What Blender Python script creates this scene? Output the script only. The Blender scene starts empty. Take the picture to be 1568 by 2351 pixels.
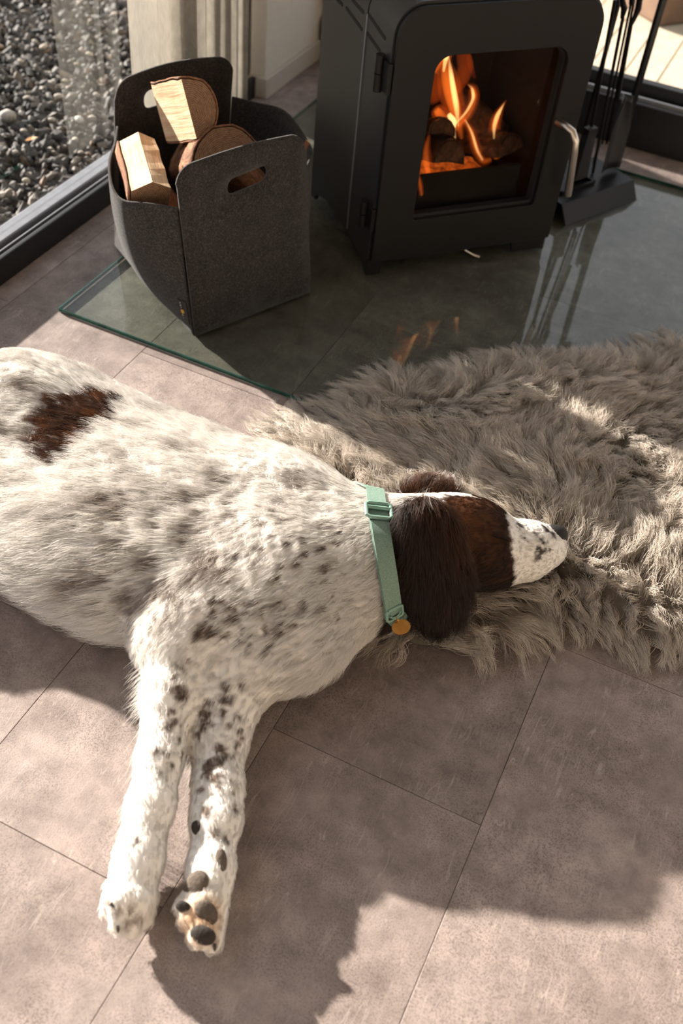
import bpy, bmesh, math, random
import numpy as np
from mathutils import Vector, Matrix

random.seed(7)
RNG = np.random.default_rng(11)
scene = bpy.context.scene
COL = scene.collection

# ------------------------------------------------------------------ camera
FPX, CX, CY = 2330.0, 784.0, 1175.5
RC = np.array([[0.90021323, -0.36080305, 0.24379766],
               [0.42750756, 0.62585088, -0.65234038],
               [0.08278542, 0.69147078, 0.71764527]])      # world <- camera
CAM = np.array([0.0, 0.0, 1.25])
cam_d = bpy.data.cameras.new('camera')
cam = bpy.data.objects.new('camera', cam_d)
COL.objects.link(cam)
cam_d.sensor_fit = 'VERTICAL'
cam_d.sensor_height = 36.0
cam_d.sensor_width = 24.0
cam_d.lens = 36.0 * FPX / 2351.0
M4 = Matrix([list(RC[0]) + [0], list(RC[1]) + [0], list(RC[2]) + [0], [0, 0, 0, 1]])
cam.matrix_world = Matrix.Translation(CAM) @ M4
cam_d.clip_start = 0.02
cam_d.dof.use_dof = True
cam_d.dof.focus_distance = 1.58
cam_d.dof.aperture_fstop = 3.6
scene.camera = cam

# ------------------------------------------------------------------ light
scene.view_settings.view_transform = 'Standard'
scene.view_settings.look = 'None'
scene.view_settings.gamma = 1.0
scene.view_settings.use_curve_mapping = False
scene.view_settings.exposure = 0.0
cy = scene.cycles
cy.max_bounces = 4; cy.diffuse_bounces = 3; cy.glossy_bounces = 2; cy.transmission_bounces = 3; cy.volume_bounces = 0; cy.transparent_max_bounces = 12
cy.use_adaptive_sampling = True; cy.adaptive_threshold = 0.12; cy.caustics_reflective = False; cy.caustics_refractive = False

world = bpy.data.worlds.new('sky')
scene.world = world
world.use_nodes = True
bg = world.node_tree.nodes['Background']
bg.inputs['Color'].default_value = (0.92, 0.93, 1.0, 1)
bg.inputs['Strength'].default_value = 1.25

SUN_EL = math.radians(18.6)
SUN_AZ = (0.971, -0.239)                     # horizontal travel of the light
sd = Vector((SUN_AZ[0] * math.cos(SUN_EL), SUN_AZ[1] * math.cos(SUN_EL), -math.sin(SUN_EL)))
sun_d = bpy.data.lights.new('sun', 'SUN')
sun_d.energy = 22.5
sun_d.color = (1.0, 0.885, 0.785)
sun_d.angle = math.radians(0.9)
sun = bpy.data.objects.new('sun', sun_d)
COL.objects.link(sun)
sun.rotation_euler = sd.to_track_quat('-Z', 'Y').to_euler()

# ------------------------------------------------------------------ helpers
def ray(px, py):
    return RC @ np.array([px - CX, -(py - CY), -FPX])
def at(px, py, z=0.0):
    r = ray(px, py)
    return CAM + r * ((z - CAM[2]) / r[2])
def at_plane(px, py, p0, n):
    r = ray(px, py)
    n = np.array(n, float)
    return CAM + r * (((np.array(p0, float) - CAM) @ n) / (r @ n))

def link(o, parent=None):
    COL.objects.link(o)
    if parent is not None:
        o.parent = parent
    return o
def tag(o, label=None, cat=None, group=None, kind=None):
    if label: o['label'] = label
    if cat: o['category'] = cat
    if group: o['group'] = group
    if kind: o['kind'] = kind
    return o
def empty(name, loc=(0, 0, 0), rz=0.0):
    o = bpy.data.objects.new(name, None)
    o.empty_display_size = 0.05
    o.location = loc
    o.rotation_euler = (0, 0, rz)
    return link(o)

class MB:
    def __init__(self):
        self.v = []; self.f = []; self.m = []
    def add(self, vs, fs, mi=0):
        b = len(self.v)
        self.v += [tuple(map(float, p)) for p in vs]
        self.f += [[b + i for i in f] for f in fs]
        self.m += [mi] * len(fs)
        return self
    def box(self, lo, hi, mi=0):
        x0, y0, z0 = lo; x1, y1, z1 = hi
        return self.add([(x0,y0,z0),(x1,y0,z0),(x1,y1,z0),(x0,y1,z0),(x0,y0,z1),(x1,y0,z1),(x1,y1,z1),(x0,y1,z1)],
                        [(0,3,2,1),(4,5,6,7),(0,1,5,4),(1,2,6,5),(2,3,7,6),(3,0,4,7)], mi)
    def prism(self, poly, y0, y1, mi=0, f=None):
        """poly of (a,b) -> solid between y0 and y1 ; f maps (a,t,b) to xyz"""
        f = f or (lambda a, t, b: (a, t, b))
        n = len(poly)
        vs = [f(a, y0, b) for a, b in poly] + [f(a, y1, b) for a, b in poly]
        fs = [list(range(n)), list(range(2 * n - 1, n - 1, -1))]
        fs += [[i, n + i, n + (i + 1) % n, (i + 1) % n] for i in range(n)]
        return self.add(vs, fs, mi)
    def ring_prism(self, outer, inner, y0, y1, mi=0, f=None):
        """outer and inner loops with the same count"""
        f = f or (lambda a, t, b: (a, t, b))
        n = len(outer)
        vs = []
        for y in (y0, y1):
            vs += [f(a, y, b) for a, b in outer] + [f(a, y, b) for a, b in inner]
        fs = []
        for i in range(n):
            j = (i + 1) % n
            fs.append([i, j, n + j, n + i])
            fs.append([2*n + i, 3*n + i, 3*n + j, 2*n + j])
            fs.append([i, 2*n + i, 2*n + j, j])
            fs.append([n + i, n + j, 3*n + j, 3*n + i])
        return self.add(vs, fs, mi)
    def tube(self, pts, r, seg=10, mi=0, flat=None, up=(0.01, 0.02, 1)):
        pts = [np.array(p, float) for p in pts]
        n = len(pts)
        rs = r if hasattr(r, '__len__') else [r] * n
        vs = []
        u = None
        for i, p in enumerate(pts):
            t = pts[min(i + 1, n - 1)] - pts[max(i - 1, 0)]
            t = t / (np.linalg.norm(t) + 1e-9)
            if u is None:
                u = np.cross(np.array(up, float), t)
                if np.linalg.norm(u) < 1e-3: u = np.cross(np.array([1., 0, 0]), t)
            u = u - t * (u @ t); u /= np.linalg.norm(u)
            w = np.cross(t, u)
            for k in range(seg):
                a = 2 * math.pi * k / seg
                vs.append(p + rs[i] * (u * math.cos(a) + w * math.sin(a) * (flat or 1.0)))
        fs = [[i*seg + k, i*seg + (k+1) % seg, (i+1)*seg + (k+1) % seg, (i+1)*seg + k] for i in range(n-1) for k in range(seg)]
        fs += [list(range(seg))[::-1], [(n-1)*seg + k for k in range(seg)]]
        return self.add(vs, fs, mi)
    def build(self, name, mat, parent=None, smooth=False, bevel=0.0, label=None, seg=2, loc=None):
        me = bpy.data.meshes.new(name)
        me.from_pydata(self.v, [], self.f)
        mats = mat if isinstance(mat, (list, tuple)) else [mat]
        for m in mats: me.materials.append(m)
        if len(mats) > 1:
            me.polygons.foreach_set('material_index', self.m)
        bm = bmesh.new(); bm.from_mesh(me)
        bmesh.ops.recalc_face_normals(bm, faces=bm.faces)
        bm.to_mesh(me); bm.free()
        if smooth:
            me.polygons.foreach_set('use_smooth', [True] * len(me.polygons))
            me.set_sharp_from_angle(angle=math.radians(40))
        me.update()
        o = bpy.data.objects.new(name, me)
        if loc is not None: o.location = loc
        link(o, parent)
        if bevel:
            b = o.modifiers.new('bevel', 'BEVEL'); b.width = bevel; b.segments = seg; b.limit_method = 'ANGLE'
            b.harden_normals = False
        if label: o['label'] = label
        return o

def arrmesh(name, V, F, mat, parent=None, smooth=True):
    me = bpy.data.meshes.new(name)
    me.vertices.add(len(V)); me.vertices.foreach_set('co', np.asarray(V, np.float32).ravel())
    k = F.shape[1]
    me.loops.add(F.size); me.loops.foreach_set('vertex_index', F.astype(np.int32).ravel())
    me.polygons.add(len(F)); me.polygons.foreach_set('loop_start', np.arange(len(F), dtype=np.int32) * k)
    me.polygons.foreach_set('use_smooth', np.full(len(F), smooth))
    me.update(calc_edges=True)
    me.materials.append(mat)
    o = bpy.data.objects.new(name, me)
    return link(o, parent)

def rrect(x0, x1, z0, z1, rs, n=6):
    """rounded rectangle loop, rs = radii bl, br, tr, tl"""
    out = []
    for (cx, cz, r, a0) in ((x0, z0, rs[0], 180), (x1, z0, rs[1], 270), (x1, z1, rs[2], 0), (x0, z1, rs[3], 90)):
        sx = 1 if cx == x0 else -1; sz = 1 if cz == z0 else -1
        for i in range(n + 1):
            a = math.radians(a0 + 90 * i / n)
            out.append((cx + sx * r + r * math.cos(a), cz + sz * r + r * math.sin(a)))
    return out

# value noise for shapes and coats
def vnoise(p, seed=0):
    p = np.asarray(p, float)
    i = np.floor(p).astype(np.int64); f = p - i; f = f * f * (3 - 2 * f)
    def h(a, b, c):
        n = (a * 374761393 + b * 668265263 + c * 1274126177 + seed * 1013904223) & 0x7fffffff
        n = ((n ^ (n >> 13)) * 1103515245 + 12345) & 0x7fffffff
        n = n ^ (n >> 16)
        return (n & 0xffff) / 65535.0
    r = 0
    for dx in (0, 1):
        for dy in (0, 1):
            for dz in (0, 1):
                w = (f[..., 0] if dx else 1 - f[..., 0]) * (f[..., 1] if dy else 1 - f[..., 1]) * (f[..., 2] if dz else 1 - f[..., 2])
                r = r + w * h(i[..., 0] + dx, i[..., 1] + dy, i[..., 2] + dz)
    return r
def sstep(a, b, x):
    t = np.clip((x - a) / (b - a), 0, 1)
    return t * t * (3 - 2 * t)

# ------------------------------------------------------------------ materials
def mat(name):
    m = bpy.data.materials.new(name); m.use_nodes = True
    nt = m.node_tree
    return m, nt, nt.nodes['Principled BSDF'], nt.nodes['Material Output']
def N(nt, t, **kw):
    n = nt.nodes.new(t)
    for k, v in kw.items():
        if k in n.inputs: n.inputs[k].default_value = v
        else: setattr(n, k, v)
    return n
def ramp(nt, fac, stops):
    r = nt.nodes.new('ShaderNodeValToRGB')
    e = r.color_ramp.elements
    while len(e) < len(stops): e.new(0.5)
    for el, (p, c) in zip(e, stops):
        el.position = p; el.color = (*c, 1) if len(c) == 3 else c
    nt.links.new(fac, r.inputs[0])
    return r
def bump(nt, h, bsdf, strength=0.3, dist=0.002):
    b = N(nt, 'ShaderNodeBump'); b.inputs['Strength'].default_value = strength; b.inputs['Distance'].default_value = dist
    nt.links.new(h, b.inputs['Height']); nt.links.new(b.outputs[0], bsdf.inputs['Normal'])
    return b
def mixc(nt, fac, a, b, mode='MIX'):
    m = N(nt, 'ShaderNodeMix', data_type='RGBA', blend_type=mode)
    for s, v in ((0, fac), (6, a), (7, b)):
        if hasattr(v, 'is_output'): nt.links.new(v, m.inputs[s])
        elif s == 0: m.inputs[0].default_value = v
        else: m.inputs[s].default_value = (*v, 1)
    return m.outputs[2]
def coords(nt, scale=(1, 1, 1), kind='Object', rot=(0, 0, 0)):
    tc = N(nt, 'ShaderNodeTexCoord'); mp = N(nt, 'ShaderNodeMapping')
    mp.inputs['Scale'].default_value = scale; mp.inputs['Rotation'].default_value = rot
    nt.links.new(tc.outputs[kind], mp.inputs[0])
    return mp.outputs[0]
def noise(nt, vec, scale, detail=4, rough=0.55, dist=0.0):
    n = N(nt, 'ShaderNodeTexNoise'); n.inputs['Scale'].default_value = scale; n.inputs['Detail'].default_value = detail
    n.inputs['Roughness'].default_value = rough; n.inputs['Distortion'].default_value = dist
    if vec is not None: nt.links.new(vec, n.inputs['Vector'])
    return n.outputs['Fac']

def simple(name, col, rough=0.5, metal=0.0, var=0.0, scale=40, bmp=0.0, coat=0.0, spec=0.5):
    m, nt, b, o = mat(name)
    b.inputs['Roughness'].default_value = rough; b.inputs['Metallic'].default_value = metal
    b.inputs['Specular IOR Level'].default_value = spec
    b.inputs['Coat Weight'].default_value = coat
    v = coords(nt)
    nz = noise(nt, v, scale)
    c1 = tuple(max(0, x * (1 - var)) for x in col); c2 = tuple(x * (1 + var) for x in col)
    r = ramp(nt, nz, [(0.3, c1), (0.7, c2)])
    nt.links.new(r.outputs[0], b.inputs['Base Color'])
    if bmp: bump(nt, nz, b, bmp, 0.002)
    return m

def tile_mat():
    m, nt, b, o = mat('stone_look_tile')
    geo = N(nt, 'ShaderNodeNewGeometry')
    oi = N(nt, 'ShaderNodeObjectInfo')
    tc = N(nt, 'ShaderNodeTexCoord')
    off = N(nt, 'ShaderNodeVectorMath', operation='MULTIPLY_ADD')
    cb = N(nt, 'ShaderNodeCombineXYZ')
    for i in range(3): nt.links.new(oi.outputs['Random'], cb.inputs[i])
    nt.links.new(cb.outputs[0], off.inputs[0]); off.inputs[1].default_value = (37, 91, 13)
    nt.links.new(tc.outputs['Object'], off.inputs[2])
    v = off.outputs[0]
    big = noise(nt, v, 5.0, 3, 0.6)
    mid = noise(nt, v, 26.0, 3, 0.65)
    fine = noise(nt, v, 400.0, 2, 0.75)
    r1 = ramp(nt, big, [(0.25, (0.208, 0.163, 0.147)), (0.5, (0.290, 0.232, 0.210)), (0.75, (0.365, 0.300, 0.273))])
    r2 = ramp(nt, mid, [(0.3, (0.62, 0.62, 0.62)), (0.7, (1.25, 1.25, 1.25))])
    c = mixc(nt, 0.75, r1.outputs[0], r2.outputs[0], 'MULTIPLY')
    # fine dark pitting, stronger in clouds
    r3 = ramp(nt, fine, [(0.38, (0, 0, 0)), (0.52, (1, 1, 1))])
    cl = ramp(nt, noise(nt, v, 9.0, 2, 0.6), [(0.36, (0.18, 0.18, 0.18)), (0.64, (0.62, 0.62, 0.62))])
    inv = N(nt, 'ShaderNodeMath', operation='SUBTRACT'); inv.inputs[0].default_value = 1.0
    nt.links.new(r3.outputs[0], inv.inputs[1])
    pf = N(nt, 'ShaderNodeMath', operation='MULTIPLY')
    nt.links.new(inv.outputs[0], pf.inputs[0]); nt.links.new(cl.outputs[0], pf.inputs[1])
    c = mixc(nt, pf.outputs[0], c, (0.085, 0.062, 0.052))
    # pale hairline scratches: thin stretched noise, two directions
    hs = []
    for rot, sc in ((0.5, (34, 3.2, 1)), (-0.35, (40, 3.6, 1)), (1.1, (30, 4, 1))):
        mp = N(nt, 'ShaderNodeMapping'); mp.inputs['Rotation'].default_value = (0, 0, rot); mp.inputs['Scale'].default_value = sc
        nt.links.new(v, mp.inputs[0])
        nn = noise(nt, mp.outputs[0], 2.4, 1, 0.5, 0.25)
        rr = ramp(nt, nn, [(0.485, (0, 0, 0)), (0.5, (1, 1, 1)), (0.515, (0, 0, 0))])
        gate = ramp(nt, noise(nt, v, 14.0 + rot * 3, 1), [(0.55, (0, 0, 0)), (0.68, (1, 1, 1))])
        mm = N(nt, 'ShaderNodeMath', operation='MULTIPLY')
        nt.links.new(rr.outputs[0], mm.inputs[0]); nt.links.new(gate.outputs[0], mm.inputs[1])
        hs.append(mm.outputs[0])
    s = hs[0]
    for h in hs[1:]:
        a = N(nt, 'ShaderNodeMath', operation='MAXIMUM'); nt.links.new(s, a.inputs[0]); nt.links.new(h, a.inputs[1]); s = a.outputs[0]
    sm = N(nt, 'ShaderNodeMath', operation='MULTIPLY'); sm.inputs[1].default_value = 0.42; nt.links.new(s, sm.inputs[0])
    c = mixc(nt, sm.outputs[0], c, (0.52, 0.45, 0.40))
    # each tile its own tone
    hsv = N(nt, 'ShaderNodeHueSaturation'); nt.links.new(c, hsv.inputs['Color'])
    mr = N(nt, 'ShaderNodeMapRange'); mr.inputs[3].default_value = 0.90; mr.inputs[4].default_value = 1.10
    nt.links.new(oi.outputs['Random'], mr.inputs[0]); nt.links.new(mr.outputs[0], hsv.inputs['Value'])
    nt.links.new(hsv.outputs[0], b.inputs['Base Color'])
    b.inputs['Roughness'].default_value = 0.62
    b.inputs['Specular IOR Level'].default_value = 0.25
    ad = N(nt, 'ShaderNodeMath', operation='MULTIPLY_ADD'); nt.links.new(hs[0], ad.inputs[0]); ad.inputs[1].default_value = 0.8
    nt.links.new(r3.outputs[0], ad.inputs[2])
    ad2 = N(nt, 'ShaderNodeMath', operation='ADD'); nt.links.new(ad.outputs[0], ad2.inputs[0]); nt.links.new(mid, ad2.inputs[1])
    bump(nt, ad2.outputs[0], b, 0.17, 0.0012)
    return m

def glass_mat(name, tint, ior=1.5, rough=0.0):
    m, nt, b, o = mat(name)
    nt.nodes.remove(b)
    t = N(nt, 'ShaderNodeBsdfTransparent'); t.inputs[0].default_value = (*tint, 1)
    g = N(nt, 'ShaderNodeBsdfGlossy'); g.inputs['Roughness'].default_value = rough
    g.inputs['Color'].default_value = (1, 1, 1, 1)
    f = N(nt, 'ShaderNodeFresnel'); f.inputs[0].default_value = ior
    mx = N(nt, 'ShaderNodeMixShader')
    ge = N(nt, 'ShaderNodeNewGeometry'); inv = N(nt, 'ShaderNodeMath', operation='SUBTRACT'); inv.inputs[0].default_value = 1.0
    nt.links.new(ge.outputs['Backfacing'], inv.inputs[1])
    fm = N(nt, 'ShaderNodeMath', operation='MULTIPLY'); nt.links.new(f.outputs[0], fm.inputs[0]); nt.links.new(inv.outputs[0], fm.inputs[1])
    nt.links.new(fm.outputs[0], mx.inputs[0]); nt.links.new(t.outputs[0], mx.inputs[1]); nt.links.new(g.outputs[0], mx.inputs[2])
    nt.links.new(mx.outputs[0], o.inputs[0])
    return m

def felt_mat():
    m, nt, b, o = mat('charcoal_felt')
    v = coords(nt)
    n1 = noise(nt, v, 260, 5, 0.75, 0.6); n2 = noise(nt, v, 30, 3)
    r = ramp(nt, n1, [(0.30, (0.012, 0.011, 0.0105)), (0.52, (0.036, 0.032, 0.030)), (0.72, (0.10, 0.092, 0.084))])
    r2 = ramp(nt, n2, [(0.3, (0.85, 0.85, 0.87)), (0.7, (1.1, 1.08, 1.05))])
    nt.links.new(mixc(nt, 1.0, r.outputs[0], r2.outputs[0], 'MULTIPLY'), b.inputs['Base Color'])
    b.inputs['Roughness'].default_value = 0.95; b.inputs['Specular IOR Level'].default_value = 0.1
    b.inputs['Sheen Weight'].default_value = 0.12; b.inputs['Sheen Roughness'].default_value = 0.5
    bump(nt, n1, b, 0.5, 0.0015)
    return m

def wood_mats():
    # split face: pale, fibres along local z
    m, nt, b, o = mat('split_wood')
    v = coords(nt, (90, 90, 6))
    n1 = noise(nt, v, 1.0, 6, 0.65, 0.6); n2 = noise(nt, coords(nt), 22, 4)
    r = ramp(nt, n1, [(0.25, (0.38, 0.20, 0.10)), (0.5, (0.64, 0.44, 0.27)), (0.75, (0.78, 0.61, 0.43))])
    r2 = ramp(nt, n2, [(0.3, (0.82, 0.78, 0.72)), (0.65, (1.05, 1.05, 1.05))])
    nt.links.new(mixc(nt, 1, r.outputs[0], r2.outputs[0], 'MULTIPLY'), b.inputs['Base Color'])
    b.inputs['Roughness'].default_value = 0.8
    bump(nt, n1, b, 0.6, 0.004)
    # end grain: rings around local z
    e, nt, b, o = mat('end_grain')
    v = coords(nt)
    w = N(nt, 'ShaderNodeTexWave', wave_type='RINGS', rings_direction='Z'); w.inputs['Scale'].default_value = 95
    w.inputs['Distortion'].default_value = 3.0; w.inputs['Detail'].default_value = 3; w.inputs['Detail Scale'].default_value = 2.0
    nt.links.new(v, w.inputs[0])
    n2 = noise(nt, v, 120, 5, 0.7)
    r = ramp(nt, w.outputs['Fac'], [(0.2, (0.15, 0.078, 0.038)), (0.8, (0.27, 0.155, 0.085))])
    r2 = ramp(nt, n2, [(0.3, (0.62, 0.60, 0.58)), (0.68, (1.2, 1.2, 1.2))])
    nt.links.new(mixc(nt, 1, r.outputs[0], r2.outputs[0], 'MULTIPLY'), b.inputs['Base Color'])
    b.inputs['Roughness'].default_value = 0.9
    bump(nt, n2, b, 0.5, 0.003)
    # bark
    k, nt, b, o = mat('bark')
    v = coords(nt, (1, 1, 0.35))
    n1 = noise(nt, v, 70, 6, 0.7, 0.8)
    r = ramp(nt, n1, [(0.3, (0.06, 0.028, 0.014)), (0.55, (0.26, 0.105, 0.045)), (0.75, (0.42, 0.24, 0.13))])
    nt.links.new(r.outputs[0], b.inputs['Base Color']); b.inputs['Roughness'].default_value = 0.9
    bump(nt, n1, b, 0.9, 0.006)
    return m, e, k

def hair_mat(name, rough=0.6, trans=0.25):
    m, nt, b, o = mat(name)
    nt.nodes.remove(b)
    a = N(nt, 'ShaderNodeAttribute', attribute_name='coat')
    d = N(nt, 'ShaderNodeBsdfDiffuse'); t = N(nt, 'ShaderNodeBsdfTranslucent'); g = N(nt, 'ShaderNodeBsdfGlossy')
    g.inputs['Roughness'].default_value = rough
    mx = N(nt, 'ShaderNodeMixShader'); mx.inputs[0].default_value = trans
    m2 = N(nt, 'ShaderNodeMixShader'); m2.inputs[0].default_value = 0.05
    for n in (d, t): nt.links.new(a.outputs['Color'], n.inputs['Color'])
    gc = mixc(nt, 0.5, a.outputs['Color'], (1, 1, 1))
    nt.links.new(gc, g.inputs['Color'])
    nt.links.new(d.outputs[0], mx.inputs[1]); nt.links.new(t.outputs[0], mx.inputs[2])
    nt.links.new(mx.outputs[0], m2.inputs[1]); nt.links.new(g.outputs[0], m2.inputs[2])
    nt.links.new(m2.outputs[0], o.inputs[0])
    return m
def coat_mat(name):
    m, nt, b, o = mat(name)
    a = N(nt, 'ShaderNodeAttribute', attribute_name='coat')
    nt.links.new(a.outputs['Color'], b.inputs['Base Color'])
    b.inputs['Roughness'].default_value = 0.85; b.inputs['Specular IOR Level'].default_value = 0.15
    return m
def strands(name, P, R, C, material, parent):
    """P (n,k,3) points, R (n,k) radii, C (n,3) colours -> one hair curves object"""
    n, k, _ = P.shape
    cu = bpy.data.hair_curves.new(name)
    cu.add_curves([k] * n)
    cu.position_data.foreach_set('vector', P.astype(np.float32).ravel())
    ra = cu.attributes.get('radius') or cu.attributes.new('radius', 'FLOAT', 'POINT')
    ra.data.foreach_set('value', R.astype(np.float32).ravel())
    ca = cu.attributes.new('coat', 'FLOAT_COLOR', 'CURVE')
    ca.data.foreach_set('color', np.concatenate([C, np.ones((n, 1))], 1).astype(np.float32).ravel())
    cu.materials.append(material)
    o = bpy.data.objects.new(name, cu)
    return link(o, parent)

MT = {}
MT['tile'] = tile_mat()
MT['felt'] = felt_mat()
MT['split'], MT['endgrain'], MT['bark'] = wood_mats()
MT['subfloor'] = simple('tile_joint', (0.10, 0.08, 0.07), 0.9)
MT['frame'] = simple('black_aluminium', (0.011, 0.011, 0.012), 0.38, 0.0, 0.15, 90)
MT['ledge'] = simple('grey_aluminium', (0.20, 0.205, 0.225), 0.45, 0.3, 0.1, 60)
MT['rubber'] = simple('black_rubber', (0.008, 0.008, 0.008), 0.7)
MT['wall'] = simple('cream_plaster', (0.66, 0.60, 0.52), 0.85, 0, 0.03, 60, 0.05)
MT['skirt'] = simple('skirting_paint', (0.50, 0.45, 0.39), 0.6, 0, 0.03, 30)
MT['pane'] = glass_mat('window_glass', (0.93, 0.95, 0.95), 1.45)
MT['hearth'] = glass_mat('hearth_glass', (0.795, 0.835, 0.81), 1.45)
MT['edge'] = simple('green_glass_edge', (0.012, 0.085, 0.062), 0.12, 0, 0.5, 25, 0.0, 0.5)
MT['steel'] = simple('matte_black_steel', (0.0065, 0.0054, 0.0047), 0.5, 0.0, 0.12, 220, 0.04, 0, 0.3)
MT['steel2'] = simple('dark_grey_steel', (0.016, 0.0155, 0.017), 0.42, 0.0, 0.1, 160, 0.03, 0, 0.4)
MT['black'] = simple('soot_and_slot_black', (0.006, 0.005, 0.005), 0.9)
MT['liner'] = simple('fire_liner', (0.024, 0.012, 0.008), 0.9, 0, 0.4, 12, 0.3)
MT['stainless'] = simple('brushed_steel', (0.50, 0.44, 0.38), 0.33, 1.0, 0.06, 300)
MT['iron'] = simple('black_iron', (0.006, 0.0055, 0.0055), 0.4, 0.0, 0.2, 120, 0, 0, 0.2)
MT['bristle'] = simple('black_bristle', (0.006, 0.005, 0.005), 0.8)

# ================================================================== SETTING
# ---- floor: stone-look tiles, 31.5 x 63 cm, staggered, on a subfloor
floor = MB().box((-1.325, -2.4, -0.05), (2.8, 2.80, -0.0045)).build('floor', MT['subfloor'])
tag(floor, kind='structure')
TW, TL, GAP = 0.315, 0.63, 0.0007
def chamfer_plate(w, l, h, c):
    a, b = w / 2, l / 2
    V = [(-a,-b,-h),(a,-b,-h),(a,b,-h),(-a,b,-h),(-a,-b,-c),(a,-b,-c),(a,b,-c),(-a,b,-c),
         (-a+c,-b+c,0),(a-c,-b+c,0),(a-c,b-c,0),(-a+c,b-c,0)]
    F = [(8,9,10,11)] + [(4+i, 4+(i+1)%4, 8+(i+1)%4, 8+i) for i in range(4)] + [(i, (i+1)%4, 4+(i+1)%4, 4+i) for i in range(4)]
    me = bpy.data.meshes.new('tile'); me.from_pydata(V, [], F); me.materials.append(MT['tile']); me.update()
    return me
tile_me = chamfer_plate(TW - GAP, TL - GAP, 0.004, 0.0006)
half_cache = {}
for k in range(-5, 10):
    x0 = -0.012 + k * TW; x1 = x0 + TW
    if x1 < -1.32 or x0 > 2.75: continue
    base = 0.704 if k % 2 else 1.045
    for j in range(-6, 5):
        y0 = base + j * TL; y1 = y0 + TL
        if y1 < -2.4 or y0 > 2.75: continue
        cx0, cx1, cy0, cy1 = max(x0, -1.325), min(x1, 2.8), max(y0, -2.4), min(y1, 2.80)
        w, l = cx1 - cx0, cy1 - cy0
        if w < 0.02 or l < 0.02: continue
        if abs(w - TW) < 1e-4 and abs(l - TL) < 1e-4: me = tile_me
        else:
            key = (round(w, 4), round(l, 4))
            if key not in half_cache: half_cache[key] = chamfer_plate(w - GAP, l - GAP, 0.004, 0.0006)
            me = half_cache[key]
        t = bpy.data.objects.new('tile', me); t.location = ((cx0 + cx1) / 2, (cy0 + cy1) / 2, 0)
        link(t, floor)

# ---- left sliding window: black sill frame, grey outer ledge, pane
w1 = empty('window_1', (-1.36, 1.0, 0)); tag(w1, kind='structure')
def wpart(name, lo, hi, m, bev=0.003):
    lo = (lo[0] + 1.36, lo[1] - 1.0, lo[2]); hi = (hi[0] + 1.36, hi[1] - 1.0, hi[2])
    return MB().box(lo, hi).build(name, m, w1, bevel=bev)
FH = 0.055
wpart('sill_profile', (-1.337, -2.4, -0.02), (-1.325, 2.47, FH), MT['frame'])
wpart('sill_channel', (-1.366, -2.4, -0.02), (-1.3375, 2.47, FH - 0.016), MT['rubber'], 0.001)
wpart('sill_rib', (-1.353, -2.4, FH - 0.0155), (-1.349, 2.47, FH - 0.004), MT['ledge'], 0.001)
wpart('sill_ledge', (-1.408, -2.4, -0.02), (-1.3665, 2.47, FH), MT['ledge'])
wpart('window_post', (-1.408, 2.06, FH), (-1.345, 2.12, 2.4), MT['frame'])
wpart('window_post', (-1.408, 2.41, FH), (-1.345, 2.47, 2.4), MT['frame'])
wpart('window_head', (-1.408, -2.4, 2.4), (-1.325, 2.47, 2.5), MT['frame'])
wpart('glass_pane', (-1.390, -2.4, FH), (-1.384, 2.06, 2.4), MT['pane'], 0)
wpart('glass_pane', (-1.390, 2.12, FH), (-1.384, 2.41, 2.4), MT['pane'], 0)

# ---- cream wall return behind the curtain and along the corner
wall_left = MB().box((-1.46, 2.483, -0.02), (-1.303, 2.96, 2.5)).build('wall_left', MT['wall']); tag(wall_left, kind='structure')
bb = MB().box((-1.41, 2.470, 0), (-1.291, 2.4828, 0.055)).box((-1.3028, 2.4828, 0), (-1.291, 2.806, 0.055)).build('baseboard_left', MT['skirt'], bevel=0.002)
tag(bb, kind='structure')

# ---- the rest of the room: ceiling, and the walls to the right and behind
ceiling = MB().box((-1.41, -2.4, 2.5), (2.9, 2.96, 2.56)).build('ceiling', MT['wall']); tag(ceiling, kind='structure')
wr = MB().box((2.8, -2.4, -0.02), (2.9, 2.96, 2.5)).build('wall_right', MT['wall']); tag(wr, kind='structure')
wb = MB().box((-1.41, -2.5, -0.02), (2.9, -2.4, 2.5)).build('wall_rear', MT['wall']); tag(wb, kind='structure')
# ---- back window
w2 = empty('window_2', (0, 2.806, 0)); tag(w2, kind='structure')
def w2part(name, lo, hi, m, bev=0.003):
    lo = (lo[0], lo[1] - 2.806, lo[2]); hi = (hi[0], hi[1] - 2.806, hi[2])
    return MB().box(lo, hi).build(name, m, w2, bevel=bev)
w2part('sill_profile', (-1.29, 2.806, -0.02), (2.8, 2.822, 0.118), MT['frame'])
w2part('sill_rib', (-1.29, 2.824, 0.0), (2.8, 2.834, 0.128), MT['ledge'])
w2part('sill_channel', (-1.29, 2.836, -0.02), (2.8, 2.866, 0.116), MT['rubber'])
w2part('sash_rail', (-1.29, 2.868, -0.02), (2.8, 2.900, 0.150), MT['frame'])
w2part('window_post', (-1.29, 2.82, 0.15), (-1.22, 2.90, 2.4), MT['frame'])
w2part('window_post', (2.73, 2.82, 0.15), (2.8, 2.90, 2.4), MT['frame'])
w2part('window_head', (-1.29, 2.806, 2.4), (2.8, 2.90, 2.5), MT['frame'])
w2part('glass_pane', (-1.22, 2.882, 0.15), (2.73, 2.888, 2.4), MT['pane'], 0)

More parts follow.
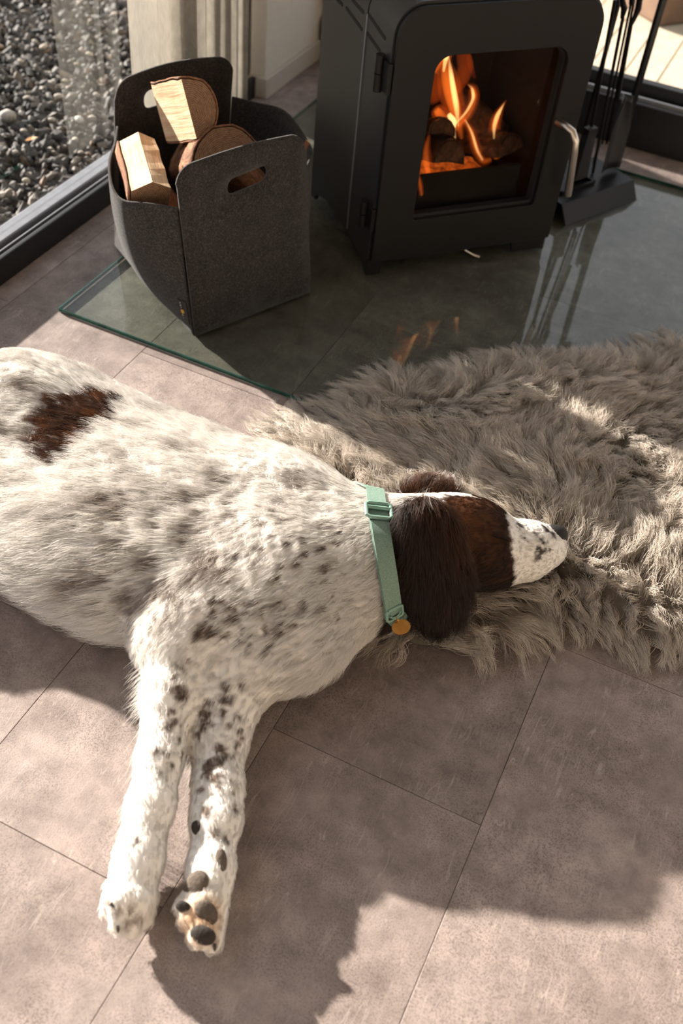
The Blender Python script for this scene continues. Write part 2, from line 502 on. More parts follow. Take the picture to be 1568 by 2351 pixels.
# ---- outside: ground, gravel, deck
MT['soil'], nt, b, o = mat('far_gravel')
vo = N(nt, 'ShaderNodeTexVoronoi'); vo.inputs['Scale'].default_value = 62; nt.links.new(coords(nt), vo.inputs['Vector'])
bw = N(nt, 'ShaderNodeRGBToBW'); nt.links.new(vo.outputs['Color'], bw.inputs[0])
nt.links.new(ramp(nt, bw.outputs[0], [(0.25, (0.018, 0.016, 0.015)), (0.55, (0.042, 0.036, 0.032)), (0.85, (0.085, 0.072, 0.060))]).outputs[0], b.inputs['Base Color'])
b.inputs['Roughness'].default_value = 0.9; b.inputs['Specular IOR Level'].default_value = 0.1
bump(nt, vo.outputs['Distance'], b, 0.8, 0.02)
ground = MB().box((-14, -10, -0.16), (12, 14, -0.052)).build('ground', MT['soil']); tag(ground, kind='structure')

def pebble_mat():
    m, nt, b, o = mat('gravel_stone')
    a = N(nt, 'ShaderNodeAttribute', attribute_name='coat')
    nz = noise(nt, coords(nt), 120, 3)
    r = ramp(nt, nz, [(0.3, (0.75, 0.75, 0.75)), (0.7, (1.2, 1.2, 1.2))])
    nt.links.new(mixc(nt, 1, a.outputs['Color'], r.outputs[0], 'MULTIPLY'), b.inputs['Base Color'])
    b.inputs['Roughness'].default_value = 0.75
    return m
MT['pebble'] = pebble_mat()
bm = bmesh.new(); bmesh.ops.create_icosphere(bm, subdivisions=1, radius=1.0)
icoV = np.array([v.co[:] for v in bm.verts]); icoF = np.array([[v.index for v in f.verts] for f in bm.faces]); bm.free()
bm = bmesh.new(); bmesh.ops.create_icosphere(bm, subdivisions=2, radius=1.0)
ico2V = np.array([v.co[:] for v in bm.verts]); ico2F = np.array([[v.index for v in f.verts] for f in bm.faces]); bm.free()
def rot_mats(n):
    q = RNG.normal(size=(n, 4)); q /= np.linalg.norm(q, axis=1)[:, None]
    w, x, y, z = q.T
    return np.stack([1-2*(y*y+z*z), 2*(x*y-z*w), 2*(x*z+y*w), 2*(x*y+z*w), 1-2*(x*x+z*z), 2*(y*z-x*w), 2*(x*z-y*w), 2*(y*z+x*w), 1-2*(x*x+y*y)], 1).reshape(n, 3, 3)
def stone_colours(n):
    pal = np.array([[0.042, 0.037, 0.034], [0.058, 0.049, 0.042], [0.082, 0.068, 0.056], [0.032, 0.029, 0.027], [0.12, 0.094, 0.072], [0.17, 0.14, 0.11], [0.10, 0.062, 0.038]])
    c = pal[RNG.choice(7, n, p=[.27, .25, .17, .17, .07, .04, .03])]
    return np.clip(c * RNG.uniform(0.75, 1.3, (n, 1)), 0, 1)
n = 15000
cx = -1.42 - 1.7 * RNG.random(n) ** 1.15; cy = 1.15 + 2.35 * RNG.random(n)
sz = RNG.uniform(0.0065, 0.0155, n) * np.where(RNG.random(n) < 0.08, 1.4, 1)
sc = sz[:, None] * np.stack([RNG.uniform(0.9, 1.9, n), RNG.uniform(0.6, 1.05, n), RNG.uniform(0.45, 0.8, n)], 1)
V = icoV[None] * (1 + 0.18 * RNG.normal(size=(n, 12, 1))) * sc[:, None, :]
V = np.einsum('nij,nkj->nki', rot_mats(n), V)
V += np.stack([cx, cy, -0.05 + RNG.uniform(0, 0.022, n)], 1)[:, None, :]
F = (icoF[None] + 12 * np.arange(n)[:, None, None]).reshape(-1, 3)
gravel = arrmesh('gravel', V.reshape(-1, 3), F, MT['pebble'], None, False)
ca = gravel.data.attributes.new('coat', 'FLOAT_COLOR', 'POINT')
cc = np.repeat(stone_colours(n), 12, 0)
ca.data.foreach_set('color', np.concatenate([cc, np.ones((len(cc), 1))], 1).astype(np.float32).ravel())
tag(gravel, 'dark grey and brown gravel spread outside the left window', 'gravel', kind='stuff')

def loose_stone(name, px, py, r, col, label, cat='stone', group=None, squash=0.6, seed=1, leaf=False):
    p = at(px, py, -0.02)
    rr = np.random.default_rng(seed)
    v = ico2V * (1 + 0.10 * (vnoise(ico2V * 1.7 + seed * 7.3)[:, None] - 0.5) * 2) * np.array([r * 1.25, r, r * squash])
    o = arrmesh(name, v, ico2F, MT['pebble'], None, True)
    a = o.data.attributes.new('coat', 'FLOAT_COLOR', 'POINT')
    c = np.tile(np.array([*col, 1.0]), (len(v), 1)); a.data.foreach_set('color', c.astype(np.float32).ravel())
    o.location = (p[0], p[1], -0.022 + r * squash * 0.5); o.rotation_euler = (0.2 * rr.normal(), 0.2 * rr.normal(), rr.uniform(0, 6))
    tag(o, label, cat, group)
    return o
loose_stone('pebble', 20, 272, 0.021, (0.34, 0.31, 0.28), 'largest pale round pebble in the gravel, at the photo edge', seed=3, squash=0.8)
loose_stone('pebble', 182, 276, 0.011, (0.36, 0.34, 0.31), 'pale grey pebble in the gravel left of the felt basket handle', seed=4, squash=0.8)
for i, (px, py) in enumerate([(80, 95), (262, 32), (48, 140), (176, 148), (150, 185), (222, 218), (120, 275), (55, 300), (172, 322), (186, 350), (206, 125), (100, 108), (62, 225), (135, 222), (212, 270), (35, 350), (20, 440), (60, 415)]):
    loose_stone('pebble', px, py, random.uniform(0.007, 0.011), random.choice([(0.28, 0.245, 0.20), (0.24, 0.21, 0.18), (0.30, 0.255, 0.19)]),
                'small cream pebble lying among the dark gravel outside', group='cream pebbles in the gravel', seed=10 + i)
# a dry leaf on the gravel
p = at(72, 322, -0.012)
lv = [(-.016, 0, 0), (-.008, .008, .003), (.004, .009, .005), (.018, 0, .008), (.003, -.008, .006), (-.008, -.007, .004), (0, 0, 0.001)]
lo = MB().add(lv + [(x, y, z - .0008) for x, y, z in lv], [(0,1,6),(1,2,6),(2,3,6),(3,4,6),(4,5,6),(5,0,6)] + [tuple(7 + i for i in f[::-1]) for f in [(0,1,6),(1,2,6),(2,3,6),(3,4,6),(4,5,6),(5,0,6)]]).build('dry_leaf', simple('dry_leaf', (0.52, 0.25, 0.07), 0.7, 0, 0.2, 60), loc=tuple(p))
lo.rotation_euler = (0.1, -0.1, 0.5)
tag(lo, 'orange dry leaf fallen on the gravel outside the window', 'leaf')

# deck of pale boards beyond the back window
MT['deckwood'] = simple('bleached_deck_board', (0.60, 0.50, 0.37), 0.7, 0, 0.12, 18, 0.2)
deck = MB().box((-1.4, 2.91, -0.05), (2.6, 6.0, -0.036)).build('deck', MT['soil']); tag(deck, kind='structure')
bme = None
for i in range(36):
    x0 = -1.35 + i * 0.109
    if bme is None:
        o = MB().box((-0.052, -1.5, -0.018), (0.052, 1.5, 0)).build('deck_board', MT['deckwood'], deck, bevel=0.003, seg=1); bme = o.data
        o.location = (x0 + .052, 4.43, -0.018)
    else:
        o = bpy.data.objects.new('deck_board', bme); o.location = (x0 + .052, 4.43, -0.018); link(o, deck)
# brown box added in place of a shaded patch of deck; lowest corner shows
MT['deckshade'] = simple('deck_shade_brown', (0.17, 0.098, 0.058), 0.7, 0, 0.2, 14, 0.2)
pb = empty('deck_shade_box', (-0.475, 3.80, -0.018), math.radians(52))
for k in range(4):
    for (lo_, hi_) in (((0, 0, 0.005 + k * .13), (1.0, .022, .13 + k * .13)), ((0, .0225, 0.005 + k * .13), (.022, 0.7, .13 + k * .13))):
        MB().box(lo_, hi_).build('plank', MT['deckshade'], pb, bevel=0.003)
MB().box((.0225, .0225, 0.0), (.98, .69, 0.02)).build('bottom', MT['deckshade'], pb)
tag(pb, 'brown box added in place of shade on the bright deck outside', 'box')

# ---- curtain
def curtain():
    m, nt, b, o = mat('linen_sheer')
    nt.nodes.remove(b)
    w = N(nt, 'ShaderNodeTexWave', wave_type='BANDS', bands_direction='Z'); w.inputs['Scale'].default_value = 260; w.inputs['Distortion'].default_value = 2.5
    nt.links.new(coords(nt), w.inputs[0])
    nz = noise(nt, coords(nt, (1, 60, 8)), 6, 5, 0.7)
    r = ramp(nt, nz, [(0.3, (0.60, 0.57, 0.52)), (0.7, (0.78, 0.75, 0.70))])
    c = mixc(nt, 0.12, r.outputs[0], w.outputs['Color'], 'MULTIPLY')
    d = N(nt, 'ShaderNodeBsdfDiffuse'); t = N(nt, 'ShaderNodeBsdfTranslucent')
    mx = N(nt, 'ShaderNodeMixShader'); mx.inputs[0].default_value = 0.45
    for n_ in (d, t): nt.links.new(c, n_.inputs['Color'])
    nt.links.new(d.outputs[0], mx.inputs[1]); nt.links.new(t.outputs[0], mx.inputs[2]); nt.links.new(mx.outputs[0], o.inputs[0])
    ny, nz_ = 150, 24
    V = []
    for i in range(ny + 1):
        s = i / ny
        y = 1.825 + 0.515 * s
        amp = 0.003 + 0.021 * sstep(0.20, 0.36, s)
        ph = 2 * math.pi * (9.0 * s ** 1.3)
        for k in range(nz_ + 1):
            z = 0.012 + 2.36 * k / nz_
            x = -1.287 + float(amp) * math.sin(ph + 0.25 * math.sin(z * 2)) + 0.006 * float(amp > .01) * math.sin(2.3 * ph + z)
            V.append((x, y + 0.008 * math.cos(ph), z))
    F = [[i*(nz_+1)+k, (i+1)*(nz_+1)+k, (i+1)*(nz_+1)+k+1, i*(nz_+1)+k+1] for i in range(ny) for k in range(nz_)]
    o = MB().add(V, F).build('curtain', m, smooth=True)
    so = o.modifiers.new('cloth', 'SOLIDIFY'); so.thickness = 0.0012
    tag(o, 'pale linen curtain hanging in vertical folds beside the left window', 'curtain')
curtain()

# ---- glass hearth plate
HZ = 0.010
hp = MB().box((-1.168, 1.360, 0.0012), (0.13, 2.637, HZ)).build('glass_hearth_plate', MT['hearth'])
tag(hp, 'clear glass floor plate with green edge under stove and basket', 'hearth plate')
ed = MB().box((-1.1695, 1.3580, 0.0010), (0.1315, 1.3597, HZ - .0003)).build('front_edge', MT['edge'], hp, bevel=0.0006, label='dark green polished front edge')
ed2 = MB().box((-1.1697, 1.3598, 0.0010), (-1.1682, 2.6385, HZ - .0003)).build('side_edge', MT['edge'], hp)
ed3 = MB().box((0.1302, 1.3598, 0.0010), (0.1317, 2.6385, HZ - .0003)).build('side_edge', MT['edge'], hp)
ed4 = MB().box((-1.168, 2.6372, 0.0010), (0.13, 2.6387, HZ - .0003)).build('back_edge', MT['edge'], hp)

# ================================================================== STOVE
SA = math.atan2(0.72796757, 0.68561157)
SO = np.array([-0.68518561, 1.80868667, HZ])
st = empty('wood_stove', tuple(SO), SA)
tag(st, 'matte black wood-burning stove with a rounded top and lit window', 'stove')
su = np.array([math.cos(SA), math.sin(SA), 0]); sv = np.array([-su[1], su[0], 0])
def stl(px, py, y):
    p = at_plane(px, py, SO + sv * y, sv); return ((p - SO) @ su, p[2] - HZ)
def shell_path(x0, x1, z0, z1, r, n=8):
    pts = [(x0, z0)]
    for i in range(n + 1):
        a = math.radians(180 - 90 * i / n); pts.append((x0 + r + r * math.cos(a), z1 - r + r * math.sin(a)))
    for i in range(n + 1):
        a = math.radians(90 - 90 * i / n); pts.append((x1 - r + r * math.cos(a), z1 - r + r * math.sin(a)))
    pts.append((x1, z0))
    return pts
X0, X1, ZT = 0.0, 0.452, 0.572
def shell(name, y0, y1, th, inset, m, zb, parent=st):
    o_ = shell_path(X0 + inset, X1 - inset, zb, ZT - inset, 0.062 - inset)
    i_ = shell_path(X0 + inset + th, X1 - inset - th, zb, ZT - inset - th, 0.062 - inset - th)
    poly = o_ + i_[::-1]
    n = len(o_)
    mb = MB()
    vs = [(a, y0, b) for a, b in o_] + [(a, y0, b) for a, b in i_] + [(a, y1, b) for a, b in o_] + [(a, y1, b) for a, b in i_]
    fs = []
    for i in range(n - 1):
        fs += [[i, i+1, n+i+1, n+i], [2*n+i, 3*n+i, 3*n+i+1, 2*n+i+1], [i, 2*n+i, 2*n+i+1, i+1], [n+i, n+i+1, 3*n+i+1, 3*n+i]]
    for e in (0, n - 1): fs.append([e, n+e, 3*n+e, 2*n+e])
    mb.add(vs, fs)
    return mb.build(name, m, parent, smooth=True)
shell('front_collar', 0.0, 0.026, 0.012, 0.0, MT['steel2'], 0.04)
shell('front_casing', 0.0275, 0.124, 0.010, 0.0015, MT['steel2'], 0.04)
shell('rear_casing', 0.1285, 0.360, 0.010, 0.0015, MT['steel2'], 0.04)
shell('seam_liner', 0.10, 0.15, 0.006, 0.012, MT['stainless'], 0.04)
MB().box((-.0006, .1244, .042), (.006, .1281, .505)).build('seam_strip', MT['ledge'], st, label='pale strip in the side seam')
MB().prism([(X0+.012, .04), (X1-.012, .04), (X1-.012, ZT-.02), (X0+.012, ZT-.02)], 0.352, 0.358).build('back_plate', MT['steel'], st)
MB().box((X0+.012, .03, .045), (X1-.012, .352, .055)).build('bottom_plate', MT['steel'], st)
# side skirts with arched cut-out, standing on front and rear feet
for x in (0.0015, X1 - 0.0115):
    side = [(0.002, 0.0), (0.022, 0.0), (0.034, 0.016), (0.100, 0.030), (0.20, 0.039), (0.262, 0.039), (0.325, 0.018), (0.335, 0.0), (0.358, 0.0), (0.358, 0.0405), (0.002, 0.0405)]
    MB().prism(side, x, x + 0.010, f=lambda a, t, b: (t, a, b)).build('side_skirt', MT['steel2'], st)
# door plate with window opening, foot pieces
WX0, WX1, WZ0, WZ1 = 0.090, 0.386, 0.128, 0.474
def resample(loop, n):
    L = [np.array(p) for p in loop]; L.append(L[0]); d = np.cumsum([0] + [np.linalg.norm(L[i+1]-L[i]) for i in range(len(L)-1)])
    out = []
    for t in np.linspace(0, d[-1], n, endpoint=False):
        i = min(np.searchsorted(d, t, side='right') - 1, len(L) - 2); out.append(tuple(L[i] + (L[i+1]-L[i]) * ((t - d[i]) / max(d[i+1]-d[i], 1e-9))))
    return out
outer = rrect(X0 + .004, X1 - .004, .038, ZT - .006, (.004, .004, .056, .056), 8)
inner = rrect(WX0, WX1, WZ0, WZ1, (.006, .006, .034, .034), 8)
MB().ring_prism(outer, inner, -0.012, -0.0005).build('door', MT['steel'], st, smooth=True, bevel=0.0012)
# tapered reveal behind the opening
inner2 = rrect(WX0 + .004, WX1 - .004, WZ0 + .006, WZ1 - .004, (.006, .006, .030, .030), 8)
inner3 = rrect(WX0 - .012, WX1 + .012, WZ0 - .02, WZ1 + .012, (.006, .006, .034, .034), 8)
MB().ring_prism(inner3, inner2, 0.0, 0.018).build('window_reveal', MT['black'], st, smooth=True)
MB().prism(rrect(WX0 - .010, WX1 + .010, WZ0 - .018, WZ1 + .010, (.006, .006, .03, .03), 6), 0.0185, 0.0225).build('window_glass', glass_mat('stove_glass', (0.86, 0.82, 0.78), 1.3), st, label='heat-proof glass window')
MB().box((WX0 + .004, -0.0004, WZ0 + .002), (WX1 - .004, .016, WZ0 + .0075)).build('glass_ledge', MT['steel2'], st)
# feet under the door
MB().box((0.0, 0.0, 0.0), (0.034, 0.008, 0.0385)).build('foot', MT['steel'], st)
MB().prism([(0.366, 0.004), (0.440, 0.004), (0.446, 0.0385), (0.358, 0.0385)], 0.001, 0.010).build('foot', MT['steel'], st)
MB().prism([(0.034, 0.0385), (0.06, 0.026), (0.13, 0.022), (0.25, 0.027), (0.34, 0.030), (0.358, 0.0385)], 0.004, 0.010).build('apron', MT['steel'], st)
mb = MB(); mb.tube([(.248, .012, .020), (.262, -.006, .016), (.274, -.012, .013)], .0032, 8); mb.build('air_lever', MT['stainless'], st, smooth=True)
# hinges: two knuckles each
for z0, z1 in ((0.400, 0.470), (0.108, 0.168)):
    h = MB(); h.tube([(-.010, .026, z0), (-.010, .026, (z0+z1)/2 - .001)], .0088, 14); o = h.build('hinge', MT['steel'], st, smooth=True)
    h2 = MB(); h2.tube([(-.010, .026, (z0+z1)/2 + .001), (-.010, .026, z1)], .0088, 14); h2.build('knuckle', MT['steel'], o, smooth=True)
    MB().box((-.006, -.008, z0 + .006), (.002, .024, z1 - .006)).build('leaf', MT['steel'], o)
# air slots: black inlays paint the shade of open slots
for (d0, z0, d1, z1) in ((.121, .505, .040, .493), (.120, .471, .054, .463), (.208, .502, .150, .500), (.233, .477, .149, .468), (.31, .476, .257, .475), (.30, .504, .24, .503)):
    a = np.array([d0, z0]); b2 = np.array([d1, z1]); t = (b2 - a) / np.linalg.norm(b2 - a); nn = np.array([-t[1], t[0]])
    loop = []
    for k in range(7):
        an = math.pi * (0.5 + k / 6); loop.append(a + .0038 * (t * math.cos(an) + nn * math.sin(an)))
    for k in range(7):
        an = math.pi * (1.5 + k / 6); loop.append(b2 + .0038 * (t * math.cos(an) + nn * math.sin(an)))
    MB().prism([tuple(q) for q in loop], 0.0009, 0.004, f=lambda a_, t_, b_: (t_, a_, b_)).build('slot_shade_inlay', MT['black'], st)
# handle
hx = [(.396, -.010, .318), (.400, -.034, .320), (.4115, -.050, .313), (.4185, -.058, .296), (.421, -.060, .275), (.434, -.060, .172)]
mb = MB(); mb.tube(hx[:1] + [tuple(np.array(hx[0]) * .5 + np.array(hx[1]) * .5)] + hx[1:], .0082, 14); mb.build('handle', MT['stainless'], st, smooth=True, label='brushed steel bent handle')
# firebox
FX0, FX1, FZ0, FZ1, FY0, FY1 = 0.062, 0.404, 0.105, 0.495, 0.024, 0.30
MB().box((FX0 - .01, FY1, FZ0), (FX1 + .01, FY1 + .01, FZ1)).build('fire_back', MT['liner'], st)
MB().box((FX0 - .012, FY0, FZ0), (FX0, FY1, FZ1)).build('fire_side', MT['liner'], st)
MB().box((FX1, FY0, FZ0), (FX1 + .012, FY1, FZ1)).build('fire_side', MT['liner'], st)
MB().box((FX0, FY0, FZ0 - .012), (FX1, FY1, FZ0 + .012)).build('fire_bed', MT['liner'], st)
MB().box((FX0, FY0 + .02, FZ1), (FX1, FY1, FZ1 + .01)).build('baffle', MT['liner'], st)
MB().box((.120, .048, FZ0 + .012), (.372, .058, .196)).build('log_guard', MT['black'], st, bevel=0.002)

# burning logs in the firebox, each its own thing
def char_mat():
    m, nt, b, o = mat('charring_wood')
    v = coords(nt); n1 = noise(nt, v, 45, 6, 0.7, 0.5)
    r = ramp(nt, n1, [(0.32, (0.012, 0.008, 0.006)), (0.5, (0.09, 0.042, 0.024)), (0.7, (0.22, 0.11, 0.065))])
    nt.links.new(r.outputs[0], b.inputs['Base Color']); b.inputs['Roughness'].default_value = 0.9
    bump(nt, n1, b, 0.8, 0.006)
    return m
MT['char'] = char_mat()
def billet(name, A, B, secA, secB, m_side, m_end, up=(0, 0, 1), parent=None, nseg=6, wob=0.002, seed=0):
    """split log along local z from A to B; sections are lists of (u,v,flag) flag 1 = bark edge after this vertex"""
    A = np.array(A, float); B = np.array(B, float)
    L = np.linalg.norm(B - A); t = (B - A) / L
    u = np.cross(np.array(up, float), t); u /= np.linalg.norm(u); w = np.cross(t, u)
    k = len(secA)
    vs, fs, ms = [], [], []
    for i in range(nseg + 1):
        s = i / nseg
        for j in range(k):
            a = np.array(secA[j][:2]) * (1 - s) + np.array(secB[j][:2]) * s
            jit = wob * (vnoise(np.array([[a[0] * 60 + seed, a[1] * 60, s * 5 + seed * 3.1]]), seed)[0] - .5) * 2
            vs.append((a[0] * (1 + jit / .03), a[1] * (1 + jit / .03), s * L))
    side, bark = [], []
    for i in range(nseg):
        for j in range(k):
            f = [i*k + j, i*k + (j+1) % k, (i+1)*k + (j+1) % k, (i+1)*k + j]
            (bark if secA[j][2] else side).append(f)
    root = MB(); root.add(vs, side, 0); root.f += [list(range(k))[::-1], [nseg*k + j for j in range(k)]]; root.m += [1, 1]
    o = root.build(name, [m_side, m_end])
    R = Matrix([[u[0], w[0], t[0], A[0]], [u[1], w[1], t[1], A[1]], [u[2], w[2], t[2], A[2]], [0, 0, 0, 1]])
    if parent is not None:
        R = parent @ R
    o.matrix_world = R
    if bark:
        used = sorted({q for f in bark for q in f}); idx = {q: i for i, q in enumerate(used)}
        bv = []
        for q in used:
            x, y, z = vs[q]; d = math.hypot(x, y) + 1e-6; bv.append((x * (1 + .0022 / d), y * (1 + .0022 / d), z * 1.0))
        bo = MB().add(bv, [[idx[q] for q in f] for f in bark]).build('bark', MT['bark'] if m_side is not MT['char'] else MT['char'], o, smooth=True)
        so = bo.modifiers.new('thick', 'SOLIDIFY'); so.thickness = 0.003; so.offset = 1
    return o
stM = Matrix.Translation(SO) @ Matrix.Rotation(SA, 4, 'Z')
def quarter(r, a0, a1, n=7, apex=(0, 0)):
    s = [(apex[0], apex[1], 0)]
    for i in range(n + 1):
        a = math.radians(a0 + (a1 - a0) * i / n); s.append((r * math.cos(a), r * math.sin(a), 1 if i < n else 0))
    return s
def fl(px, py, y, dz=0): 
    x, z = stl(px, py, y); return np.array([x, y, z + dz])
lg = []
lg.append(('burning_log', 'charred split log at the front left of the fire', fl(1030, 372, .082), fl(950, 350, .19), quarter(.043, 10, 200)))
lg.append(('burning_log', 'log on the right of the fire, its cut end facing out', fl(1172, 352, .085), fl(1060, 335, .22), quarter(.038, 0, 175)))
lg.append(('burning_log', 'long log leaning diagonally behind the flames', fl(1138, 330, .15), fl(1035, 232, .25), quarter(.042, 10, 190)))
lg.append(('burning_log', 'log end low on the left behind the glass edge', fl(1015, 305, .10), fl(955, 310, .2), quarter(.028, 0, 200)))
for i, (nm, lb, A, B, sec) in enumerate(lg):
    A[2] = max(A[2], FZ0 + .035)
    o = billet(nm, A, B, sec, sec, MT['char'], MT['char'], parent=stM, seed=i + 3)
    tag(o, lb, 'log', 'burning logs in the stove')

# fire: tongues of emitting gas
def flame_mat(name, col, s):
    m, nt, b, o = mat(name)
    nt.nodes.remove(b)
    e = N(nt, 'ShaderNodeEmission'); e.inputs[0].default_value = (*col, 1); e.inputs[1].default_value = s
    nt.links.new(e.outputs[0], o.inputs['Volume'])
    return m
MT['flame_o'] = flame_mat('flame_orange', (1.0, 0.21, 0.025), 45)
MT['flame_y'] = flame_mat('flame_yellow', (1.0, 0.60, 0.22), 260)
MT['flame_r'] = flame_mat('flame_red', (1.0, 0.13, 0.012), 11)
fire = empty('fire', tuple(SO + su * .25 + sv * .12 + np.array([0, 0, .12])), SA)
tag(fire, 'orange and yellow flames burning behind the stove window', 'fire')
FO = np.array([.25, .12, .12])
def tongue(name, pix, wid, y, m, flat=0.45):
    P_ = [np.array([*stl(a, b, yy)]) for (a, b), yy in zip(pix, y)]
    P3 = np.array([[p[0], yy, p[1]] for p, yy in zip(P_, y)]) - FO
    W = np.array(wid) / 1000.0
    t = np.arange(len(P3)); tt = np.linspace(0, len(P3) - 1, 6 * (len(P3) - 1) + 1)
    # smooth (Catmull-Rom like) by repeated interpolation
    Q = np.stack([np.interp(tt, t, P3[:, k]) for k in range(3)], 1); w = np.interp(tt, t, W)
    for _ in range(4):
        Q[1:-1] = .25 * Q[:-2] + .5 * Q[1:-1] + .25 * Q[2:]; w[1:-1] = .25 * w[:-2] + .5 * w[1:-1] + .25 * w[2:]
    mb = MB(); mb.tube([tuple(q) for q in Q], list(np.maximum(w, .0004)), 10, flat=flat, up=(0, 1, 0.02))
    return mb.build(name, m, fire, smooth=True)
ys = lambda a, n: [a + .012 * math.sin(1.7 * i + a * 40) for i in range(n)]
T = [
 ([(1060, 318), (1048, 262), (1032, 205), (1022, 160), (1030, 118)], [3, 14, 16, 12, 2], .15, 'o'),
 ([(1052, 290), (1048, 245), (1040, 200), (1034, 160), (1030, 128)], [2, 7, 7, 5, 1], .145, 'y'),
 ([(1045, 300), (1075, 262), (1090, 225), (1085, 200), (1073, 192)], [3, 9, 8, 6, 1], .14, 'o'),
 ([(1045, 285), (1072, 256), (1088, 225), (1084, 202), (1074, 194)], [2, 4, 4.5, 3, .8], .135, 'y'),
 ([(1000, 250), (1010, 262), (1030, 290), (1040, 312)], [7, 11, 9, 2], .13, 'o'),
 ([(1030, 262), (1042, 280), (1040, 300), (1046, 318)], [5, 9, 6, 1.5], .12, 'y'),
 ([(995, 165), (1005, 140), (1015, 122), (1030, 108)], [8, 15, 15, 8], .16, 'o'),
 ([(1018, 165), (1022, 140), (1028, 122), (1034, 112)], [3, 6, 7, 4], .15, 'y'),
 ([(1060, 268), (1082, 300), (1092, 340), (1108, 372), (1128, 366)], [3, 6, 7, 7, 4], .11, 'o'),
 ([(1068, 275), (1084, 305), (1095, 345), (1108, 368)], [1.5, 3, 3.4, 2.5], .105, 'y'),
 ([(1140, 365), (1137, 325), (1134, 290), (1142, 262), (1162, 230)], [5, 9, 9, 8, 1], .125, 'o'),
 ([(1134, 320), (1134, 290), (1142, 264), (1158, 236)], [2, 5, 6, 1], .12, 'y'),
 ([(1090, 180), (1080, 150), (1075, 125)], [4, 7, 6], .19, 'r'),
 ([(1000, 235), (998, 200), (990, 160)], [12, 20, 14], .2, 'r'),
 ([(985, 402), (978, 375), (978, 340), (985, 310)], [6, 8, 6, 2], .08, 'o'),
 ([(968, 447), (965, 425), (960, 400)], [2.5, 4, 2], .035, 'o'),
 ([(1045, 215), (1062, 185), (1070, 150), (1062, 120)], [10, 18, 20, 16], .2, 'r'),
]
for i, (pix, wid, y, c) in enumerate(T):
    tongue('flame' if c != 'y' else 'flame_core', pix, wid, ys(y, len(pix)), MT['flame_' + c])
    if c == 'o': tongue('flame_halo', pix, [w * 1.75 + 1 for w in wid], ys(y, len(pix)), MT['flame_r'])
# glowing ember bed added under the logs to light the firebox
em, nt_, b_, o_ = mat('added_ember_glow')
nz_ = noise(nt_, coords(nt_), 60, 5, .7)
rr_ = ramp(nt_, nz_, [(.35, (.006, .003, .002)), (.55, (1.0, .16, .015)), (.75, (1.0, .36, .06))])
nt_.links.new(rr_.outputs[0], b_.inputs['Emission Color']); b_.inputs['Emission Strength'].default_value = 0.55; b_.inputs['Base Color'].default_value = (.01, .008, .007, 1)
gx, gy = 16, 10
vs = [(-.10 + .20 * i / gx, -.045 + .15 * k / gy, .001 + .016 * float(vnoise(np.array([[i * .7, k * .7, 3.1]]))[0])) for i in range(gx + 1) for k in range(gy + 1)]
MB().add(vs, [[i*(gy+1)+k, (i+1)*(gy+1)+k, (i+1)*(gy+1)+k+1, i*(gy+1)+k+1] for i in range(gx) for k in range(gy)]).build('added_ember_bed', em, fire, smooth=True)

# ================================================================== TOOL STAND
TU = np.array([0.43203276, 0.90185791, 0]); TA = math.atan2(TU[1], TU[0])
TO = at(1298, 519, HZ); TR = at(1462, 460, HZ)
TW_ = float(np.linalg.norm(TR - TO)); TA = math.atan2(TR[1] - TO[1], TR[0] - TO[0])
tu = np.array([math.cos(TA), math.sin(TA), 0]); tv = np.array([-tu[1], tu[0], 0])
ts = empty('tool_stand', tuple(TO), TA)
tag(ts, 'black metal fireplace tool stand with folded base beside the stove', 'stand')
def tl(px, py, y):
    p = at_plane(px, py, TO + tv * y, tv); return ((p - TO) @ tu, p[2] - HZ)
mb = MB(); mb.prism([(0.0, 0.0), (0.004, 0.0), (0.030, 0.040), (0.160, 0.040), (0.186, 0.0), (0.190, 0.0), (0.163, 0.044), (0.027, 0.044)], 0, TW_, f=lambda a, t, b: (t, a, b))
mb.build('base', MT['iron'], ts, bevel=0.001)
PY_ = 0.155
x, z = tl(1405, 398, PY_); px_top = tl(1517, 0, PY_)
mb = MB(); mb.box((x - .010, PY_ - .005, .044), (x + .010, PY_ + .005, .70)); mb.build('post', MT['iron'], ts, bevel=0.001)
mb = MB(); mb.box((x - .13, PY_ - .004, .66), (x + .09, PY_ + .004, .675))
for k in range(4): mb.box((x - .115 + k * .045, PY_ - .045, .662), (x - .109 + k * .045, PY_ - .004, .668))
mb.build('hook_bar', MT['iron'], ts)
x2, z2 = tl(1345, 290, PY_)
mb = MB(); mb.box((x2 - .004, PY_ - .004, .044), (x2 + .004, PY_ + .004, .66)); mb.build('rear_bar', MT['iron'], ts)
mb = MB(); mb.box((0.03, .060, .0445), (0.15, .066, .052)); mb.box((0.03, .060, .0445), (0.036, .120, .052)); mb.box((0.144, .060, .0445), (0.15, .120, .052)); mb.build('tool_tray', MT['iron'], ts)
bx, bz_ = tl(1532, 20, PY_)
mb = MB(); mb.box((bx - .012, PY_ - .012, .585), (bx + .008, PY_ + .002, .625)); mb.build('hook_block', MT['iron'], ts)
